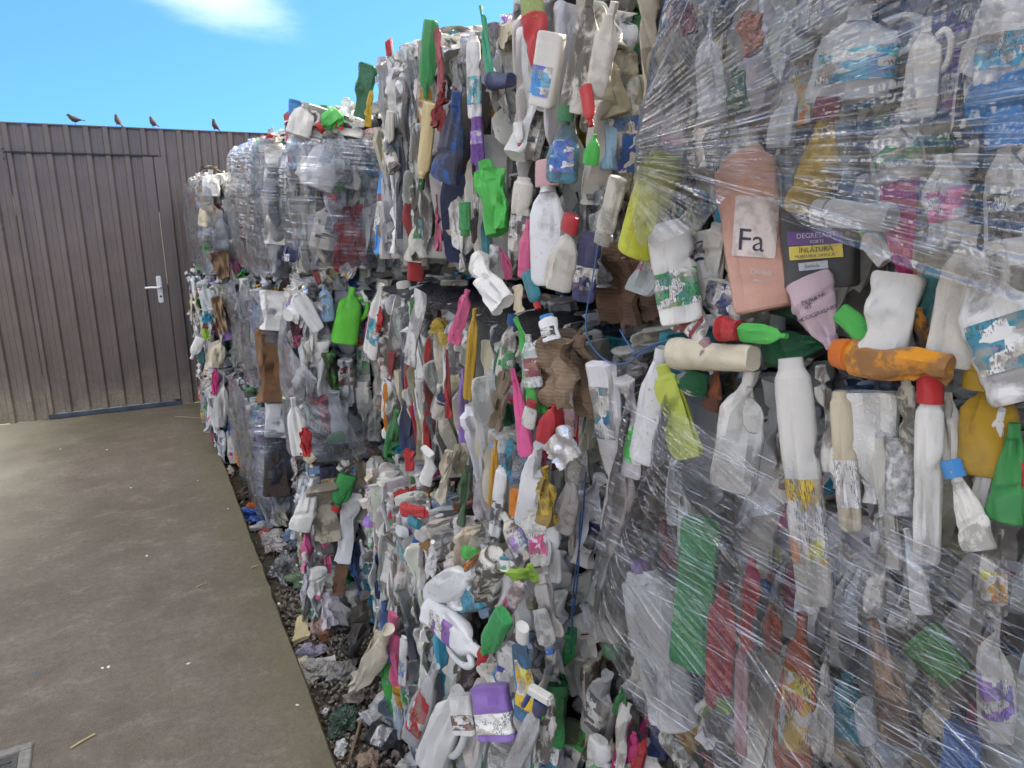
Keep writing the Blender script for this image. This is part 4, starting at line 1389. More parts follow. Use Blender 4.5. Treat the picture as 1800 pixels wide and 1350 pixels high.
H('AM', 'block', 1228, 915, 1206, 1172, 72, (.03, .42, .13), v=1, fwd=.03, T=.4, label='large green bottle behind the film')
H('AM', 'slim', 1268, 1030, 1258, 1245, 54, 'red', v=1, fwd=.02)
H('AM', 'tub', 1258, 1275, 1262, 1222, 62, 'lime', v=0, fwd=.02)
H('AM', 'tube', 1115, 985, 1175, 1282, 98, 'white', 'dpurple', fwd=.02, v=1, T=.55, mat='milky', capk=.5, label='long milky bottle with purple cap behind the film')
H('AM', 'fold', 1320, 980, 1310, 1145, 32, 'red', v=10, fwd=.02)
H('AM', 'slim', 1302, 1120, 1300, 1330, 26, 'lpink', v=1, fwd=.02)
H('AM', 'fold', 1358, 1060, 1352, 1150, 34, (.60, .10, .03), v=14, fwd=.02)
H('AM', 'deterg', 1402, 1080, 1385, 1360, 70, (.62, .12, .03), v=1, fwd=.02, lab='amber')
H('AM', 'drop', 1528, 1090, 1580, 1310, 60, (.55, .38, .28), v=1, fwd=.02)
H('AM', 'tub', 1610, 1120, 1680, 1195, 84, (.06, .28, .08), v=0, fwd=.02, T=.5)
H('AM', 'block', 1690, 1280, 1680, 1390, 60, 'blue', v=1, fwd=.02)
H('AM', 'tube', 1268, 1262, 1262, 1335, 74, 'offw', v=2, fwd=.03, lab='dgrey')
H('AM', 'fold', 1490, 1180, 1480, 1300, 54, 'teal', v=18, fwd=.01)
H('AM', 'drop', 1650, 1180, 1640, 1290, 44, (.6, .5, .35), v=2, fwd=.02)
H('AM', 'jug', 1085, 900, 1060, 1120, 62, (.58, .58, .58), v=2, fwd=.0)
H('AM', 'jug', 1100, 780, 1075, 940, 60, (.45, .40, .38), v=2, fwd=-.01)
H('AM', 'fold', 1165, 905, 1172, 1000, 34, 'maroon', v=6, fwd=.0)
H('AM', 'jug', 1740, 1080, 1750, 1300, 60, 'offw', v=2, fwd=.015)
H('AM', 'fold', 1450, 1120, 1440, 1330, 44, 'offw', v=21, fwd=.02)
# --- stack A, bottom bale
H('AL', 'jug', 1070, 1180, 1035, 1290, 66, 'grey', v=2, fwd=.02, mat='milky')
H('AL', 'fold', 1100, 1205, 1080, 1262, 28, 'green', v=3, fwd=.03)
H('AL', 'tube', 1098, 1235, 1085, 1350, 28, 'offw', v=2, fwd=.03)
H('AL', 'fold', 1122, 1240, 1112, 1300, 36, 'black', v=8, fwd=.02)
H('AL', 'slim', 1115, 1285, 1112, 1340, 22, 'magenta', v=2, fwd=.02)
H('AL', 'slim', 1135, 1300, 1110, 1365, 24, 'red', v=2, fwd=.03)
H('AL', 'tube', 1160, 1290, 1205, 1345, 34, 'offw', v=1, fwd=.03)
H('AL', 'tube', 1050, 1300, 1045, 1380, 48, 'white', v=1, fwd=.05)
H('AL', 'fold', 1160, 1265, 1150, 1330, 40, 'navy', v=12, fwd=.0)
# --- stack C
H('CT', 'tub', 520, 176, 516, 203, 22, 'bblue', v=0, fwd=.02)
H('CT', 'fold', 500, 216, 513, 220, 14, 'magenta', v=2, fwd=.02)
H('CT', 'jug', 538, 180, 524, 238, 42, 'white', v=1, fwd=.03)
H('CT', 'deterg', 562, 226, 598, 200, 34, 'bgreen', 'red', fwd=.06, v=1, capk=1.6, label='green bottle with red cap on the bale top')
H('CT', 'fold', 586, 222, 604, 220, 14, 'red', v=3, fwd=.06)
H('CT', 'jug', 560, 186, 550, 240, 38, 'white', v=2, fwd=.02)
H('CT', 'jug', 620, 180, 612, 240, 52, 'white', v=1, fwd=.03)
H('CT', 'jug', 585, 240, 556, 330, 58, 'white', v=1, fwd=.01)
H('CT', 'jug', 628, 230, 610, 330, 50, 'offw', v=2, fwd=.01)
H('CT', 'tub', 574, 318, 602, 334, 34, 'green', v=0, fwd=.01)
H('CT', 'fold', 590, 340, 585, 375, 26, 'red', v=8, fwd=.01)
H('CT', 'fold', 612, 380, 645, 366, 22, 'red', v=12, fwd=.01)
H('CT', 'jug', 590, 350, 575, 440, 60, 'offw', v=1, fwd=-.005)
H('CT', 'slim', 600, 424, 592, 445, 20, 'dred', v=1, fwd=.01)
H('CM', 'jug', 620, 505, 606, 605, 46, (.10, .58, .04), v=0, fwd=.05, T=.5, label='bright lime green handled jug')
H('CM', 'deterg', 568, 500, 578, 565, 26, 'sky', v=1, fwd=.02)
H('CM', 'slim', 516, 508, 562, 580, 28, 'white', v=1, fwd=.04)
H('CM', 'tub', 556, 488, 574, 482, 24, 'white', 'red', v=0, fwd=.02)
H('CM', 'tub', 500, 445, 522, 452, 28, 'navy', v=0, fwd=.03)
H('CM', 'fold', 618, 580, 628, 606, 22, 'red', v=5, fwd=.03)
H('CM', 'jug', 600, 470, 622, 482, 26, 'white', v=2, fwd=.03)
H('CM', 'slim', 545, 640, 552, 560, 22, 'offw', v=2, fwd=.0)
H('CL', 'jug', 515, 700, 530, 800, 32, 'white', v=1, fwd=.03)
H('CL', 'fold', 538, 752, 541, 802, 24, 'red', v=4, fwd=.05)
H('CL', 'deterg', 568, 778, 606, 768, 22, 'green', 'lpink', v=1, fwd=.04)
H('CL', 'tube', 538, 812, 552, 800, 18, 'cream', v=0, fwd=.05)
H('CL', 'slim', 548, 812, 585, 806, 20, 'black', v=1, fwd=.04)
H('CL', 'block', 576, 820, 578, 862, 28, 'navy', v=1, fwd=.02, lab='yellow')
H('CL', 'drop', 595, 828, 628, 796, 26, 'white', 'white', v=0, fwd=.06)
H('CL', 'deterg', 590, 900, 614, 836, 34, (.03, .33, .08), 'red', v=0, fwd=.08, capk=1.3, label='green bottle with red cap hanging from the bale')
H('CL', 'jug', 566, 852, 578, 955, 54, (.64, .58, .45), v=2, fwd=.06, label='cream torn jug')
H('CL', 'drop', 552, 842, 528, 934, 40, 'white', v=1, fwd=.05)
H('CL', 'deterg', 622, 868, 602, 992, 34, 'white', v=2, fwd=.07)
H('CL', 'slim', 572, 935, 578, 1008, 14, 'pink', v=2, fwd=.03)
H('CL', 'drop', 562, 1054, 560, 1000, 30, 'white', 'pink', v=1, fwd=.06)
H('CL', 'slim', 605, 960, 596, 1045, 26, 'brown', v=2, fwd=.03)
# --- stacks D and E
H('DT', 'tube', 487, 250, 482, 320, 28, 'offw', v=1, fwd=.01)
H('DT', 'slim', 468, 240, 482, 246, 16, 'red', v=1, fwd=.01)
H('DT', 'block', 488, 262, 486, 340, 44, 'white', v=1, fwd=.035)
H('DT', 'block', 490, 345, 486, 430, 44, 'offw', v=2, fwd=.03)
H('DT', 'slim', 466, 320, 476, 430, 16, 'cream', v=2, fwd=.01)
H('DM', 'block', 486, 512, 482, 580, 52, 'white', v=2, fwd=.04)
H('DM', 'block', 485, 578, 482, 705, 64, (.27, .12, .04), v=2, fwd=.045, label='amber brown squashed canister')
H('DM', 'fold', 508, 600, 500, 705, 26, (.28, .12, .03), v=9, fwd=.01)
H('DL', 'block', 492, 708, 490, 768, 48, 'white', v=1, fwd=.04)
H('DL', 'slim', 456, 730, 454, 795, 16, 'purple', v=2, fwd=.01)
H('DL', 'block', 490, 768, 488, 872, 48, 'dbrown', v=1, fwd=.04)
H('DL', 'slim', 460, 790, 458, 838, 14, 'white', v=2, fwd=.015)
H('ET', 'jug', 370, 298, 372, 345, 30, 'white', v=1, fwd=.02)
H('ET', 'jug', 372, 345, 366, 400, 34, 'cream', v=2, fwd=.02)
H('ET', 'milk', 388, 370, 388, 445, 28, 'white', v=1, fwd=.02)
H('ET', 'fold', 362, 420, 366, 445, 14, 'bgreen', v=3, fwd=.03)
H('EM', 'fold', 362, 545, 366, 568, 18, 'cyan', v=3, fwd=.03)
H('EM', 'jug', 358, 500, 372, 545, 28, (.55, .60, .62), v=1, fwd=.03)
H('EM', 'fold', 358, 578, 364, 596, 14, 'lime', v=7, fwd=.03)
H('EM', 'deterg', 336, 632, 354, 594, 18, 'white', 'white', v=0, fwd=.06)
H('EM', 'tub', 350, 612, 356, 638, 16, (.01, .14, .13), v=1, fwd=.05)
H('EM', 'jug', 388, 590, 375, 645, 30, 'cream', v=2, fwd=.03)
H('EL', 'fold', 380, 648, 378, 695, 14, 'magenta', v=4, fwd=.04)
H('EL', 'jug', 392, 655, 386, 750, 24, 'offw', v=2, fwd=.03)
H('EL', 'slim', 362, 664, 372, 700, 18, 'offw', v=2, fwd=.03)

for b in B.values():
    for ch in b.e.children:
        if '_h' in ch:
            del ch['_h']

# ------------------------------------------------------------------ fill the faces between them
fill(B['AT'], 'front', smin=0.22, edgeon=.5, wr=(.042, .07), lr=(.18, .30), pw=.85, rnd=(.09, .07))
fill(B['AM'], 'front', smin=0.22, edgeon=.8, wr=(.034, .055), lr=(.20, .36), pw=.86, rnd=(.09, .09), tilt=5)
fill(B['AL'], 'front', smin=0.55, edgeon=.6, wr=(.036, .06), pw=.78, tilt=14)
fill(B['BT'], 'front', edgeon=.85, wr=(.023, .038), lr=(.20, .42), pw=.86, slope=.10, rnd=(.08, .12))
fill(B['BM'], 'front', edgeon=.96, wr=(.019, .031), lr=(.22, .48), pw=.87, tilt=3.5, wild=.03, rnd=(.08, .12))
fill(B['BL'], 'front', edgeon=.85, wr=(.020, .034), lr=(.17, .34), pw=.85, slope=-.10, tilt=6, rnd=(.08, .12))
fill(B['BL'], 'top', tmax=.26, edgeon=.7, wr=(.04, .06), lr=(.09, .16), pw=.78, back=False, tilt=20)
fill(B['BT'], 'end', smin=.06, smax=.35, edgeon=.5, wr=(.05, .07), pw=.8, back=False)
fill(B['BM'], 'end', smin=.06, smax=.35, edgeon=.5, wr=(.05, .07), pw=.8, back=False)
fill(B['BL'], 'end', smin=.06, smax=.35, edgeon=.5, wr=(.05, .07), pw=.8, back=False)
for k in ('CT', 'CM', 'CL'):
    fill(B[k], 'end', smax=.55, edgeon=.45, wr=(.05, .08), lr=(.15, .27), pw=.84, rnd=(.05, .08), tilt=10, wild=.12)
    fill(B[k], 'front', smax=.7, edgeon=.5, wr=(.06, .08), pw=.84, back=False)
for k in ('DT', 'DM', 'DL', 'ET', 'EM', 'EL'):
    fill(B[k], 'end', smax=.36, edgeon=.35, wr=(.06, .09), lr=(.17, .30), pw=.88 if k[1] != 'L' else .75, rnd=(.05, .08), tilt=10, wild=.12)
    fill(B[k], 'front', edgeon=.4, wr=(.08, .12), lr=(.16, .28), pw=.8, back=False, tilt=12)
for k, lim in (('BT', .22), ('CT', .5), ('DT', .4), ('ET', .5), ('CL', .2), ('CM', .12)):
    fill(B[k], 'top', tmax=lim, edgeon=.2, wr=(.07, .10), lr=(.14, .22), pw=.88, back=False, tilt=25, rnd=(.04, .04))


# ------------------------------------------------------------------ cardboard, foil, twine, sprayer
def sheet(name, b, quad, ax_val, mat, color, thick=0.008, rough=0.010, n=14, label=None, seed=0, lift=0.0):
    """bent sheet between four photograph points standing on the plane ax = val, with thickness and torn outline"""
    rg = random.Random(seed)
    P = [at(x, y, ax_val[0], ax_val[1]) if len(ax_val) == 2 else at(x, y, ax_val[0], ax_val[1]) for x, y in quad]
    nn = (P[1] - P[0]).cross(P[3] - P[0]).normalized()
    if nn.dot(CAM - P[0]) < 0:
        nn = -nn
    v, f = [], []
    for j in range(n + 1):
        for i in range(n + 1):
            u, w_ = i / n, j / n
            if i in (0, n):
                u += rg.uniform(-.03, .03)
            if j in (0, n):
                w_ += rg.uniform(-.04, .04)
            p = (P[0] * (1 - u) + P[1] * u) * (1 - w_) + (P[3] * (1 - u) + P[2] * u) * w_
            h = rough * (noise.noise(Vector((u * 3 + seed, w_ * 3, 0))) * 1.6 + 0.6 * abs(noise.noise(Vector((u * 7, w_ * 7, seed)))))
            v.append(p + nn * (h + lift))
    N1 = len(v)
    v += [p - nn * thick for p in v]
    for j in range(n):
        for i in range(n):
            a = j * (n + 1) + i
            f.append((a, a + 1, a + n + 2, a + n + 1))
            f.append((a + N1, a + n + 1 + N1, a + n + 2 + N1, a + 1 + N1))
    bd = [i for i in range(n)] + [j * (n + 1) + n for j in range(n)] + [n * (n + 1) + n - i for i in range(n)] + [(n - j) * (n + 1) for j in range(n)]
    for k in range(len(bd)):
        a, c = bd[k], bd[(k + 1) % len(bd)]
        f.append((a, a + N1, c + N1, c))
    o = obj(name, mesh_from(name, [p - b.e.location for p in v], f, M[mat], 40), b.e, None, color, label)
    return o


sheet('cardboard_sheet', B['BM'], [(952, 592), (1000, 600), (1002, 716), (943, 708)], ('x', .66), 'card', (.25, .18, .12), .010, .022, label='torn brown corrugated cardboard', seed=2)
sheet('cardboard_sheet', B['BM'], [(985, 578), (1030, 590), (1072, 728), (1024, 732)], ('x', .715), 'card', (.20, .14, .095), .010, .022, seed=3)
sheet('cardboard_sheet', B['BT'], [(1052, 430), (1100, 425), (1120, 575), (1054, 566)], ('x', .80), 'card', (.12, .075, .055), .012, .02, seed=4)
sheet('cardboard_sheet', B['BT'], [(1098, 425), (1150, 440), (1160, 560), (1110, 572)], ('x', .82), 'card', (.10, .06, .045), .012, .02, seed=5)
sheet('foil_packet', B['BM'], [(991, 745), (1020, 797), (984, 828), (953, 785)], ('x', .63), 'foil', None, .006, .008, label='crumpled silver foil packet', seed=6)
sheet('carton_sheet', B['BM'], [(1030, 600), (1130, 640), (1120, 700), (1060, 690)], ('x', .86), 'card', (.26, .25, .24), .006, .02, seed=9)
sheet('cardboard_sheet', B['ET'], [(366, 446), (402, 440), (404, 486), (384, 492)], ('y', 4.98), 'card', (.30, .19, .12), .01, .02, seed=7)
sheet('cardboard_sheet', B['EM'], [(370, 524), (388, 520), (400, 584), (384, 588)], ('y', 4.98), 'card', (.36, .24, .14), .01, .03, seed=8)
sheet('paper_label', B['CM'], [(500, 446), (509, 447), (508, 460), (499, 458)], ('y', 2.66), 'bag', (.7, .7, .7), .002, .003, seed=11)


def seam_film(b, y0, y1, x0, x1, z, seed):
    n, m = 26, 8
    v, f = [], []
    for j in range(m + 1):
        for i in range(n + 1):
            y, x = y0 + (y1 - y0) * i / n, x0 + (x1 - x0) * j / m
            e = 0.03 * noise.noise(Vector((y * 14, seed, 0))) * (1 if j == 0 else 0)
            v.append(Vector((x + e, y, z + 0.016 * noise.noise(Vector((y * 12, x * 12, seed))) + 0.012 * noise.noise(Vector((y * 30, x * 30, seed))) - 0.03 * max(0, 1 - j / 2.0))) - b.e.location)
    for j in range(m):
        for i in range(n):
            a = j * (n + 1) + i
            f.append((a, a + 1, a + n + 2, a + n + 1))
    return obj('black_film', mesh_from('black_film', v, f, M['blackfilm'], 50), b.e, None, None, 'torn black plastic sheet lying in the seam')


seam_film(B['BM'], 1.22, 2.28, .70, 1.1, 1.462, 1)


def twine(b, pts, r=0.0015):
    P = spline([at(x, y, 'x', X) for x, y, X in pts], 8)
    v, f = tube([p - b.e.location for p in P], r, 6)
    return obj('twine', mesh_from('twine', v, f, M['strap'], 180), b.e)


twine(B['BT'], [(1052, 425, .72), (1040, 500, .71), (1030, 560, .70), (1036, 600, .70), (1060, 630, .70), (1095, 640, .70), (1130, 622, .70), (1165, 602, .69), (1185, 600, .69)])
twine(B['BT'], [(1090, 580, .74), (1105, 605, .73), (1130, 628, .73)], .0016)
twine(B['AT'], [(1110, 625, .70), (1150, 606, .69), (1190, 596, .68), (1230, 600, .67)], .0018)
twine(B['BM'], [(1030, 830, .74), (1022, 930, .735), (1008, 1040, .73), (1004, 1150, .74)], .0018)
twine(B['BM'], [(1020, 900, .74), (1018, 960, .735), (1016, 1010, .73), (1008, 1080, .74)], .0018)

# trigger sprayer head on the grey bottle low in stack B
sp = [at(x, y, 'x', .53) for x, y in ((948, 1250), (950, 1232), (930, 1222), (968, 1222), (920, 1240))]
bq = B['BL'].e
v, f = tube([sp[0] - bq.location, sp[1] - bq.location], [.013, .012], 14)
so1 = obj('spray_head', mesh_from('spray_head', v, f, M['plastic_clean'], 40), bq, None, (.03, .07, .30), 'white and blue trigger spray head')
bm = bmesh.new()
box_bm(bm, -.026, .026, -.009, .009, -.009, .010)
hb = obj('spray_body', bm_mesh('spray_body', bm, M['plastic_clean'], .004, 40), so1, Matrix.Translation(sp[1] + Vector((0, 0, .012)) - bq.location) @ Matrix.Rotation(R(-70), 4, 'Z'), K['white'])
v, f = tube(spline([sp[2] - bq.location, (sp[2] + sp[4]) / 2 - bq.location, sp[4] - bq.location], 3), .005, 8)
obj('trigger', mesh_from('trigger', v, f, M['plastic_clean'], 60), so1, None, (.03, .07, .30))


# ------------------------------------------------------------------ lettering printed on the bottles in front
def find_hero(bk, txt):
    for ch in B[bk].e.children:
        if txt in ch.get('label', ''):
            return ch


dg = None


def print_on(host, px, py, plane, items, normal=None):
    """flat print laid on a bottle's wall: items are ('text', string, dx, dy, height, colour) or ('rect', dx0, dy0, dx1, dy1, colour), in photograph pixels about (px, py)"""
    bpy.context.view_layer.update()
    mw = host.matrix_world
    bv = BVHTree.FromPolygons([mw @ vx.co for vx in host.data.vertices], [tuple(p.vertices) for p in host.data.polygons])
    layer = 0

    def drop(x, y, lift):
        d = ray(x, y).normalized()
        hit, nrm, idx, dist = bv.ray_cast(CAM, d)
        if hit is None:
            return None
        if nrm.dot(d) > 0:
            nrm = -nrm
        return hit + nrm * lift

    inv = mw.inverted()
    for it in items:
        layer += 1
        vs2, fs2 = [], []
        if it[0] == 'rect':
            _, x0, y0, x1, y1, ang, c = it
            n = 16
            ok = []
            for j in range(n + 1):
                for i in range(n + 1):
                    ux, uy = x0 + (x1 - x0) * i / n, y0 + (y1 - y0) * j / n
                    ca, sa = math.cos(R(ang)), math.sin(R(ang))
                    q = drop(px + ux * ca - uy * sa, py + ux * sa + uy * ca, 0.0008 + 0.0004 * layer)
                    ok.append(q is not None)
                    vs2.append(q if q is not None else Vector((0, 0, 0)))
            for j in range(n):
                for i in range(n):
                    a = j * (n + 1) + i
                    if all(ok[k] for k in (a, a + 1, a + n + 1, a + n + 2)):
                        fs2.append((a, a + n + 1, a + n + 2, a + 1))
        else:
            _, s, dx, dy, hgt, ang, c = it
            cu = bpy.data.curves.new('t', 'FONT')
            cu.body = s
            cu.align_x = 'CENTER'
            cu.align_y = 'CENTER'
            cu.resolution_u = 4
            to_ = bpy.data.objects.new('t', cu)
            col.objects.link(to_)
            bpy.context.view_layer.update()
            me = to_.evaluated_get(bpy.context.evaluated_depsgraph_get()).to_mesh()
            ca, sa = math.cos(R(ang)), math.sin(R(ang))
            ok = []
            k = hgt / 0.72
            for vx in me.vertices:
                ux, uy = vx.co.x * k, -vx.co.y * k
                q = drop(px + dx + ux * ca - uy * sa, py + dy + ux * sa + uy * ca, 0.0010 + 0.0004 * layer)
                ok.append(q is not None)
                vs2.append(q if q is not None else Vector((0, 0, 0)))
            for p in me.polygons:
                if all(ok[i] for i in p.vertices):
                    fs2.append(tuple(p.vertices))
            to_.to_mesh_clear()
            bpy.data.objects.remove(to_)
            bpy.data.curves.remove(cu)
        if it[0] == 'rect' and fs2:
            left, best = set(range(len(fs2))), []
            by = {}
            for k_, fa_ in enumerate(fs2):
                for q_ in range(4):
                    by.setdefault(frozenset((fa_[q_], fa_[(q_ + 1) % 4])), []).append(k_)
            while left:
                stack, comp = [left.pop()], []
                while stack:
                    c_ = stack.pop()
                    comp.append(c_)
                    for q_ in range(4):
                        for m_ in by[frozenset((fs2[c_][q_], fs2[c_][(q_ + 1) % 4]))]:
                            if m_ in left:
                                left.discard(m_)
                                stack.append(m_)
                if len(comp) > len(best):
                    best = comp
            fs2 = [fs2[k_] for k_ in best]
        if fs2:
            used = sorted({q_ for fa_ in fs2 for q_ in fa_})
            re_ = {q_: k_ for k_, q_ in enumerate(used)}
            fs2 = [tuple(re_[q_] for q_ in fa_) for fa_ in fs2]
            vs2 = [vs2[q_] for q_ in used]
            obj('lettering' if it[0] == 'text' else 'label', mesh_from('print', [inv @ q for q in vs2], fs2, M['ink']), host, Matrix.Identity(4), c)


fa = find_hero('AT', 'peach')
print_on(fa, 1325, 420, None, [
    ('rect', -36, -75, 40, 32, 4, (.60, .50, .45)),
    ('text', 'Fa', -4, 4, 40, 4, (.012, .012, .03)),
    ('text', 'DIVINE', 14, 60, 9, 6, (.62, .50, .46)),
    ('text', 'moments', 16, 74, 6, 6, (.60, .48, .44))])
dk = find_hero('AT', 'dark transparent')
print_on(dk, 1432, 440, None, [
    ('rect', -46, -34, 52, -10, -3, (.10, .035, .18)),
    ('rect', -44, -9, 50, 15, -4, (.62, .48, .06)),
    ('rect', -30, 20, 22, 34, -6, (.42, .42, .42)),
    ('text', 'DEGRESANT', 4, -26, 9, -3, (.50, .45, .55)),
    ('text', 'FORTE', 6, -15, 6, -3, (.50, .45, .55)),
    ('text', 'ÎNLĂTURĂ', 4, -1, 9, -4, (.03, .02, .03)),
    ('text', 'MURDĂRIA DIFICILĂ', 2, 10, 5.5, -4, (.03, .02, .03)),
    ('text', 'formula', -2, 28, 6, -6, (.08, .08, .09))])
for ch in B['AT'].e.children:
    if abs(ch.color[0] - .62) < .005 and abs(ch.color[1] - .46) < .005:
        print_on(ch, 1432, 540, None, [('text', 'DURATĂ', -2, -14, 8, -22, (.05, .04, .05)), ('text', 'NT', -10, 0, 8, -22, (.05, .04, .05)), ('text', 'BIODEGRADABILĂ', 8, 10, 7, -22, (.05, .04, .05))])
        break


# ------------------------------------------------------------------ stretch film
def smooth_poly(P, n):
    P = [Vector((x, y, 0)) for x, y in P]
    L = [0]
    for i in range(1, len(P)):
        L.append(L[-1] + (P[i] - P[i - 1]).length)
    out = []
    for k in range(n + 1):
        t = L[-1] * k / n
        i = max(j for j in range(len(L)) if L[j] <= t + 1e-9)
        i = min(i, len(P) - 2)
        u = (t - L[i]) / (L[i + 1] - L[i])
        out.append(P[i].lerp(P[i + 1], u))
    return out


def film_sheet(b, topc, botc, X, mat, uvf, nu=110, nv=60, wrap=0.07, wrapd=0.16, und=0.012, seed=0, label=None):
    """film stretched over a bale face, curling back round its far corner"""
    tp, bt = smooth_poly(topc, nu), smooth_poly(botc, nu)
    v, f, uv = [], [], []
    for j in range(nv + 1):
        for i in range(nu + 1):
            q = bt[i].lerp(tp[i], j / nv)
            P = at(q.x, q.y, 'x', X)
            U, V = uvf(P.y, P.z)
            u = i / nu
            h = und * (noise.noise(Vector((P.y * 5, P.z * 5, seed))) + 0.5 * noise.noise(Vector((P.y * 13, P.z * 13, seed))))
            h += 0.004 * noise.noise(Vector((U * 3, V * 22, seed + 4)))
            h += 0.010 * abs(noise.noise(Vector((U * 2, V * 8, seed + 9))))
            if u < wrap:
                k = 1 - u / wrap
                P = P + Vector((wrapd * k ** 1.7 * (0.7 + 0.6 * j / nv), 0.03 * math.sin(k * 1.6), 0))
            v.append(P + Vector((-h, 0, 0)) - b.e.location)
            uv.append((U, V))
    for j in range(nv):
        for i in range(nu):
            a = j * (nu + 1) + i
            f.append((a, a + 1, a + nu + 2, a + nu + 1))
    me = mesh_from('stretch_film', v, f, M[mat], 180)
    ul = me.uv_layers.new(name='UVMap')
    dat = [c for p in me.polygons for vi in p.vertices for c in uv[vi]]
    ul.data.foreach_set('uv', dat)
    o = obj('stretch_film', me, b.e, None, None, label)
    return o


P0 = at(1092, 272, 'x', .66)


def uv_fan(y, z):
    dy, dz = P0.y + 0.06 - y, z - P0.z
    return (math.hypot(dy, dz), math.atan2(dz, max(dy, 0.01)) * 0.42)


film_sheet(B['AT'], [(1150, -90), (1250, -100), (1500, -110), (1900, -120)],
           [(1088, 276), (1108, 350), (1120, 432), (1168, 425), (1232, 402), (1272, 350), (1310, 306), (1345, 345), (1400, 392), (1560, 458), (1700, 505), (1900, 575)], .645, 'film', uv_fan,
           seed=1, label='clear stretch film fanning out in streaks from a pinched corner')


def uv_slant(y, z):
    # streaks run down towards the camera, opening slightly downwards
    s = -y
    a = R(24) + (1.2 - z) * 0.35
    return (s * math.cos(a) - (z - 1.2) * math.sin(a), s * math.sin(a) + (z - 1.2) * math.cos(a))


film_sheet(B['AM'], [(1112, 668), (1180, 715), (1250, 765), (1400, 872), (1600, 950), (1900, 1010)],
           [(1016, 1060), (1030, 1105), (1090, 1185), (1150, 1292), (1260, 1372), (1420, 1450), (1900, 1560)], .64, 'film_mid', uv_slant, seed=5, wrap=.10, wrapd=.13,
           label='streaky clear film sagging across the lower half')
# loose left flap of the same film, bulging round the corner
film_sheet(B['AM'], [(1072, 700), (1112, 668)], [(1012, 1040), (1040, 1100)], .668, 'film_mid', uv_slant, nu=20, nv=50, seed=7, wrap=.9, wrapd=.10)


def pleats(b, lines, X, wrap, name='film_pleats', label=None):
    """gathered strands of the stretched film: thin ribbons lying on the sheet; lines are pairs of photograph points, width in metres"""
    v, f = [], []
    for (x1, y1, x2, y2, wd, ph) in lines:
        n = 20
        k0 = len(v)
        for i in range(n + 1):
            t = i / n
            q = at(x1 + (x2 - x1) * t, y1 + (y2 - y1) * t, 'x', X)
            h = 0.004 * noise.noise(Vector((q.y * 6, q.z * 6, ph))) + 0.0015 * noise.noise(Vector((q.y * 30, q.z * 30, ph)))
            k = max(0.0, 1 - (Vector((0, q.y - wrap.y, q.z - wrap.z)).length) / 0.09) if wrap is not None else 0
            q = q + Vector((0.10 * k * k - abs(h), 0, h))
            if i == 0:
                d0 = at(x2, y2, 'x', X) - at(x1, y1, 'x', X)
                sd_ = Vector((-1, 0, 0)).cross(d0).normalized()
            ww = wd * (0.35 + 0.65 * math.sin(math.pi * min(1, max(0.02, t)))) * (0.7 + 0.6 * noise.noise(Vector((q.y * 20, q.z * 20, ph + 3))))
            tw = Vector((0.4 * ww * math.sin(ph * 7 + i * 0.7), 0, 0))
            v += [q - sd_ * ww / 2 - tw - b.e.location, q + Vector((-0.0012, 0, 0)) - b.e.location, q + sd_ * ww / 2 + tw - b.e.location]
        for i in range(n):
            a = k0 + i * 3
            f += [(a, a + 1, a + 4, a + 3), (a + 1, a + 2, a + 5, a + 4)]
    o = obj(name, mesh_from(name, v, f, M['strand'], 180), b.e, None, None, label)
    o['kind'] = 'stuff'
    return o


rq = random.Random(12)
LN = []
for i in range(165):
    a = rq.random()
    if a < 0.45:
        tx, ty = 1900, rq.uniform(-330, 575)
    elif a < 0.80:
        tx, ty = rq.uniform(1250, 1900), -110
    else:
        tx, ty = rq.uniform(1560, 1900), rq.uniform(150, 545)
    t0 = rq.uniform(0.0, 0.45) if rq.random() < .75 else rq.uniform(.3, .7)
    t1 = min(1.0, t0 + rq.uniform(0.25, 0.8))
    jx, jy = rq.gauss(0, 5), rq.gauss(0, 5)
    p0x, p0y = 1094 + jx, 274 + jy
    if ty > 272 and (p0x + (tx - p0x) * t1) < 1420 and ty > 480:
        continue
    LN.append((p0x + (tx - p0x) * t0, p0y + (ty - p0y) * t0, p0x + (tx - p0x) * t1, p0y + (ty - p0y) * t1, rq.choice((.0007, .0009, .0012, .0018, .003)), rq.random() * 40))
pleats(B['AT'], LN, .634, P0, label='thin gathered strands in the stretched film')
LN = []
for i in range(110):
    if rq.random() < .55:
        t = rq.random()
        x1, y1 = (1075 - 55 * t, 700 + 360 * t) if t < .7 else (1020 + 120 * (t - .7) / .3, 1060 + 220 * (t - .7) / .3)
        sl_ = 0.46 + 0.22 * t
    else:
        x1 = rq.uniform(1110, 1800)
        y1 = 668 + (x1 - 1110) * .44 + rq.uniform(8, 500)
        sl_ = 0.42 + 0.16 * rq.random()
    ln = rq.uniform(180, 800)
    LN.append((x1, y1, x1 + ln, y1 + ln * (sl_ + rq.gauss(0, .02)), rq.choice((.0007, .0009, .0012, .0018, .0028)), rq.random() * 40))
pleats(B['AM'], LN, .628, None, label='thin gathered strands in the sagging film')


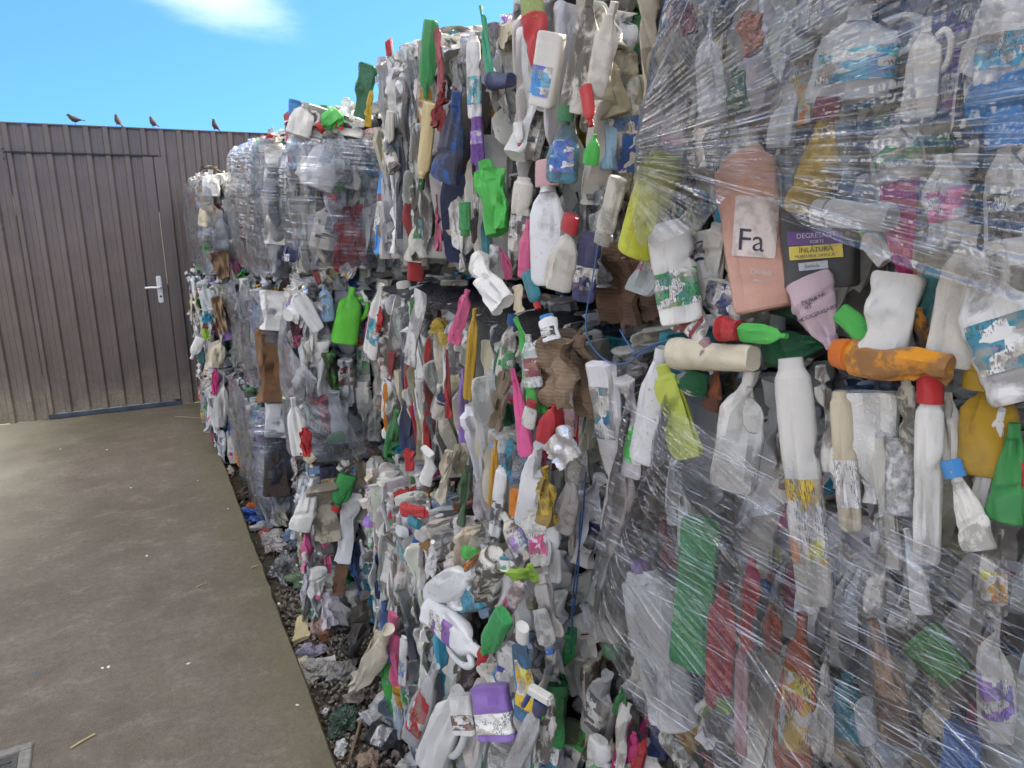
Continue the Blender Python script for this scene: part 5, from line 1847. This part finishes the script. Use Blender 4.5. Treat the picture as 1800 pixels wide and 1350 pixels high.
def wrap_shell(b, z0, z1, mat, front=0.9, end=0.4, off=0.022, slant=0.0, cut=None, nz=36, seed=0, rad=0.10, topcut=None):
    """film wound round the front-left corner of a bale: front face, rounded corner, end face"""
    path = []
    L = []
    n1, n2, n3 = 24, 12, 24
    for i in range(n1):
        s = front - (front - rad) * i / n1
        path.append((b.c + b.ay * s - b.ax * off, -b.ax))
    for i in range(n2 + 1):
        a = i / n2 * math.pi / 2
        cc = b.c + b.ax * rad + b.ay * rad
        d = -b.ax * math.cos(a) - b.ay * math.sin(a)
        path.append((cc + d * (rad + off), d))
    for i in range(1, n3 + 1):
        s = rad + (end - rad) * i / n3
        path.append((b.c + b.ax * s - b.ay * off, -b.ay))
    acc = 0
    v, f, uv = [], [], []
    N_ = len(path)
    for j in range(nz + 1):
        acc = 0
        for i, (p, d) in enumerate(path):
            if i:
                acc += (p - path[i - 1][0]).length
            lo = z0 + (cut(acc) if cut else 0)
            hi = z1 + (topcut(acc) if topcut else 0)
            z = lo + (hi - lo) * j / nz
            h = 0.016 * noise.noise(Vector((acc * 7, z * 7, seed))) + 0.008 * noise.noise(Vector((acc * 4, z * 30, seed)))
            bulge = 0.02 * math.sin(math.pi * j / nz) - 0.02 * (1 - min(1, (z1 - z) / 0.1)) ** 2
            q = p + d * (h + bulge)
            v.append(Vector((q.x, q.y, z)) - b.e.location)
            uv.append((acc, z + slant * acc))
    for j in range(nz):
        for i in range(N_ - 1):
            a = j * N_ + i
            f.append((a, a + 1, a + N_ + 1, a + N_))
    me = mesh_from('stretch_film', v, f, M[mat], 180)
    ul = me.uv_layers.new(name='UVMap')
    ul.data.foreach_set('uv', [c for p in me.polygons for vi in p.vertices for c in uv[vi]])
    return obj('stretch_film', me, b.e)


wrap_shell(B['CT'], 1.47, 1.93, 'film_far', .75, .50, .035, 0.06, seed=2, rad=.07)
wrap_shell(B['CM'], 0.72, 1.26, 'film_grey', .75, .42, .045, 0.75, cut=lambda a: 0.0, seed=3, topcut=lambda a: -0.42 * max(0.0, (a - .68) / .36))
wrap_shell(B['DT'], 1.34, 2.02, 'film_grey', 1.0, .10, .03, 0.05, seed=4, rad=.06)
wrap_shell(B['DT'], 1.40, 1.99, 'film_far', .13, .36, .034, 0.05, seed=14, rad=.06)
wrap_shell(B['DM'], 0.70, 1.27, 'film_grey', 1.0, .09, .03, 0.45, seed=5, rad=.08)
wrap_shell(B['DM'], 0.86, 1.25, 'film_far', .10, .36, .034, 0.1, seed=15, rad=.08)
wrap_shell(B['DL'], 0.02, 0.64, 'film_grey', 1.0, .06, .03, 0.15, seed=6, rad=.05)
wrap_shell(B['DL'], 0.10, 0.64, 'film_far', .08, .36, .035, 0.05, seed=8, rad=.05)
wrap_shell(B['ET'], 1.26, 1.86, 'film_grey', 1.3, .05, .03, 0.05, seed=7, rad=.04)
wrap_shell(B['ET'], 1.36, 1.66, 'film_far', .06, .36, .034, 0.05, seed=9, rad=.04)

# ------------------------------------------------------------------ loose litter on the gravel strip
GZ = -0.072


def crumple(name, px, py, sx, sy, sz, color, label, cat, mat='bag', seed=0, sub=5, amp=0.75, z=GZ, group='litter along the concrete edge'):
    bm = bmesh.new()
    bmesh.ops.create_icosphere(bm, subdivisions=sub, radius=1)
    o3 = Vector((seed * 3.1, seed * 1.7, seed))
    for vx in bm.verts:
        d = vx.co.normalized()
        r = 1 + amp * 0.9 * noise.noise(d * 1.3 + o3) - amp * 0.45 * abs(noise.noise(d * 2.7 + o3)) - amp * 0.40 * abs(noise.noise(d * 5.5 + o3 * 2)) + amp * .16 * noise.noise(d * 12 + o3)
        vx.co = Vector((d.x * r * sx * 1.25, d.y * r * sy * 1.25, max(-0.3, d.z * r) * sz * 1.1))
    me = bm_mesh(name, bm, M[mat], 0, 28)
    p = at(px, py, 'z', z + sz * 0.3)
    o = obj(name, me, None, None, color)
    o.location = (p.x, p.y, z + 0.3 * sz)
    o.rotation_euler.z = seed * 1.3
    tag(o, label, cat, group)
    return o


crumple('foil_wrapper', 447, 905, .055, .09, .045, (.03, .10, .35), 'crumpled blue foil wrapper on the gravel at the concrete edge', 'wrapper', seed=1)
crumple('foil_wrapper', 446, 898, .028, .035, .07, (.55, .15, .03), 'orange crumpled wrapper on top of the blue one', 'wrapper', seed=2)
crumple('foil_wrapper', 488, 893, .05, .06, .06, (.05, .07, .28), 'dark blue and white wrapper beneath the grey wrapped bale', 'wrapper', seed=3)
crumple('foil_wrapper', 500, 884, .022, .025, .05, (.65, .22, .04), 'small orange wrapper beside the dark blue wrapper', 'wrapper', seed=4)
crumple('plastic_bag', 480, 955, .05, .10, .05, (.36, .33, .31), 'torn pale wrapper heap with dark scraps', 'wrapper', seed=5)
crumple('plastic_bag', 515, 950, .035, .06, .06, (.22, .30, .42), 'pale blue crumpled film beside the pale wrapper heap', 'plastic bag', seed=6)
crumple('plastic_bag', 500, 1000, .06, .10, .055, (.28, .28, .28), 'grey transparent crumpled bag on the gravel', 'plastic bag', 'clear', seed=7)
crumple('plastic_bag', 535, 1020, .05, .06, .03, (.10, .16, .08), 'flat greenish film scrap by the grey bag', 'plastic bag', seed=8)
crumple('plastic_bag', 555, 1075, .045, .05, .045, (.50, .53, .52), 'whitish clear crumpled cup film near the pink-capped bottle', 'plastic bag', 'milky', seed=9)
crumple('foil_wrapper', 558, 1105, .022, .035, .05, (.52, .33, .27), 'small pinkish printed wrapper between the cream bottle and brown cup', 'wrapper', seed=10)
crumple('plastic_bag', 540, 1150, .035, .05, .035, (.30, .28, .36), 'lilac grey crumpled film at the concrete edge', 'plastic bag', seed=11)
crumple('plastic_bag', 560, 1175, .06, .055, .03, (.30, .29, .27), 'grey muddy film spread on the gravel', 'plastic bag', seed=12)
crumple('plastic_bag', 602, 1268, .055, .04, .035, (.025, .065, .045), 'dark green thin bag lying on the gravel', 'plastic bag', seed=13)
crumple('paper_scrap', 600, 1315, .018, .026, .022, (.72, .74, .76), 'small white torn paper scrap near the bottom edge', 'paper', seed=14, sub=3)
crumple('paper_scrap', 572, 1250, .012, .010, .012, (.70, .72, .74), 'tiny white scrap above the dark green bag', 'paper', seed=15, sub=3)
crumple('plastic_bag', 425, 870, .03, .06, .04, (.16, .11, .08), 'brown muddy rag at the concrete edge under the grey film', 'rag', seed=16)
crumple('paper_scrap', 405, 828, .022, .05, .03, (.45, .40, .34), 'dirty beige scrap at the far concrete edge', 'paper', seed=17, sub=3)
crumple('paper_scrap', 640, 1265, .018, .02, .02, (.45, .48, .50), 'pale crumpled tissue beside the white crushed bottle', 'paper', seed=18, sub=3)


for i_, (x_, y_, sx_, sy_, sz_, c_, lb_) in enumerate((
        (462, 925, .03, .05, .03, (.50, .50, .50), 'crumpled white film behind the blue foil wrapper'),
        (470, 940, .03, .03, .03, (.35, .06, .06), 'small dark red scrap among the pale wrappers'),
        (520, 985, .04, .05, .03, (.40, .38, .34), 'dirty pale rag by the foot of the third stack'),
        (545, 1040, .035, .05, .03, (.10, .08, .07), 'dark brown film scrap under the pink-capped bottle'),
        (585, 1090, .05, .06, .04, (.16, .15, .14), 'dark grey crumpled sack beside the rust brown cup'),
        (600, 1180, .05, .05, .03, (.20, .19, .18), 'muddy grey film by the cream hanging piece'),
        (530, 1168, .03, .035, .02, (.60, .55, .42), 'cream flattened scrap at the very edge of the slab'),
        (625, 1225, .03, .03, .02, (.26, .22, .18), 'brown leaf-like scrap above the dark green bag'),
        (690, 1275, .04, .035, .03, (.30, .34, .38), 'bluish grey scrap between the white and black bottles'),
        (650, 1335, .03, .03, .02, (.24, .17, .11), 'brown torn card scrap at the bottom edge'),
        (720, 1345, .035, .03, .03, (.40, .40, .38), 'grey dirty film by the big white jug'))):
    crumple('litter_scrap', x_, y_, sx_, sy_, sz_, c_, lb_, 'scrap', seed=30 + i_, sub=4)


def loose(kind, x1, y1, x2, y2, wpx, color, cap, label, v=1, mat='plastic', z=-.05, T=.5, lab=None, capstyle='screw', cat='bottle', name='loose_bottle', capk=1.0):
    Pn, Pb = at(x1, y1, 'z', z), at(x2, y2, 'z', z)
    mid = (Pn + Pb) / 2
    e = empty(name, (mid.x, mid.y, GZ), label, cat, 'litter along the concrete edge')
    Wd = wpx * depth(mid) / F0
    d = HERO[kind, mat][v]
    o = place(d, 'body', e, Pb, Pn - Pb, Vector((-.25, -.25, 1)), (Pn - Pb).length * (.93 if cap else 1), Wd, Wd * T, K[color] if isinstance(color, str) else color, K[cap] if cap else None, capstyle, K[lab] if lab else None, capk)
    return e


loose('deterg', 536, 1072, 528, 1120, 30, (.72, .62, .36), 'bgreen', 'cream bottle with bright green cap lying at the concrete edge', v=2, capk=1.6)
loose('tub', 574, 1082, 570, 1120, 26, 'terra', None, 'rust brown plastic cup lying on its side', v=1, T=.9, cat='cup', name='plastic_cup')
loose('tube', 705, 1215, 640, 1265, 44, 'white', None, 'dirty white crushed bottle lying on the gravel', v=2, T=.6)
loose('jug', 712, 1318, 655, 1285, 44, 'black', None, 'black crushed bottle with a small label on the gravel', v=2, lab='dgrey')
loose('slim', 552, 1165, 590, 1158, 18, 'grey', None, 'grey flattened tube on the gravel below the brown cup', v=2)
for i, (pts, lb) in enumerate((([(640, 1245), (625, 1300), (612, 1345)], 'thin splintered wooden stick on the gravel'), ([(600, 1140), (640, 1170), (690, 1190)], 'grey muddy strap lying over the gravel'))):
    P = spline([at(x, y, 'z', GZ + .02) for x, y in pts], 6)
    vv_, ff_ = tube(P, [.007 * (1 - .5 * k / len(P)) for k in range(len(P))], 7)
    o_ = obj('wooden_stick' if i == 0 else 'muddy_strap', mesh_from('stick', vv_, ff_, M['wood'] if i == 0 else M['core'], 60))
    tag(o_, lb, 'stick' if i == 0 else 'strap')

# straws and scraps on the slab
for i, (a, c, lb) in enumerate((((124, 1315), (167, 1290), 'dry yellow straw on the concrete near the drain cover'), ((442, 998), (454, 994), 'short orange splinter near the concrete edge'),
                                ((345, 1032), (364, 1024), 'thin pale straw in the middle of the concrete'), ((308, 732), (352, 735), 'thin brown twig near the fence corner'))):
    p, q = at(*a, 'z', .004), at(*c, 'z', .004)
    vv_, ff_ = tube([p, (p + q) / 2 + Vector((0, 0, .002)), q], .0032 if i < 2 else .002, 6)
    tag(obj('straw', mesh_from('straw', vv_, ff_, M['straw'])), lb, 'straw')
rg = random.Random(4)
for i, (x, y, c, lb) in enumerate(((180, 1175, 'white', 'tiny white chip on the concrete, left of centre'), (191, 1173, 'white', 'tiny white chip close beside another on the concrete'),
                                   (188, 791, 'white', 'white speck on the concrete before the door'), (106, 790, 'white', 'pale speck on the far concrete'),
                                   (401, 895, 'white', 'white scrap by the grey wrapped bale edge'), (62, 1182, 'blue', 'tiny blue plastic chip at left on the concrete'),
                                   (83, 791, 'red', 'tiny red chip on the far concrete'), (522, 1240, 'white', 'white dot of plastic near the concrete edge'),
                                   (348, 845, 'grey', 'flat grey pebble on the concrete mid distance'), (230, 858, 'cream', 'pale flat flake on the concrete'),
                                   (258, 978, 'white', 'tiny white flake at the centre of the slab'), (332, 1167, 'white', 'tiny pale flake right of the pair of white chips'),
                                   (490, 1062, 'cream', 'cream flake on the slab near the cream bottle'))):
    p = at(x, y, 'z', 0)
    bm = bmesh.new()
    bmesh.ops.create_icosphere(bm, subdivisions=1, radius=1)
    for vx in bm.verts:
        k = rg.uniform(.6, 1.3)
        vx.co = Vector((vx.co.x * .006 * k, vx.co.y * .008 * k, vx.co.z * .0025 + .0025))
    o_ = obj('litter_chip', bm_mesh('litter_chip', bm, M['bag']), None, None, K[c])
    o_.location = (p.x, p.y, 0)
    o_.rotation_euler.z = rg.uniform(0, 3)
    tag(o_, lb, 'chip', 'chips scattered on the concrete')
print('objects', len(bpy.data.objects))
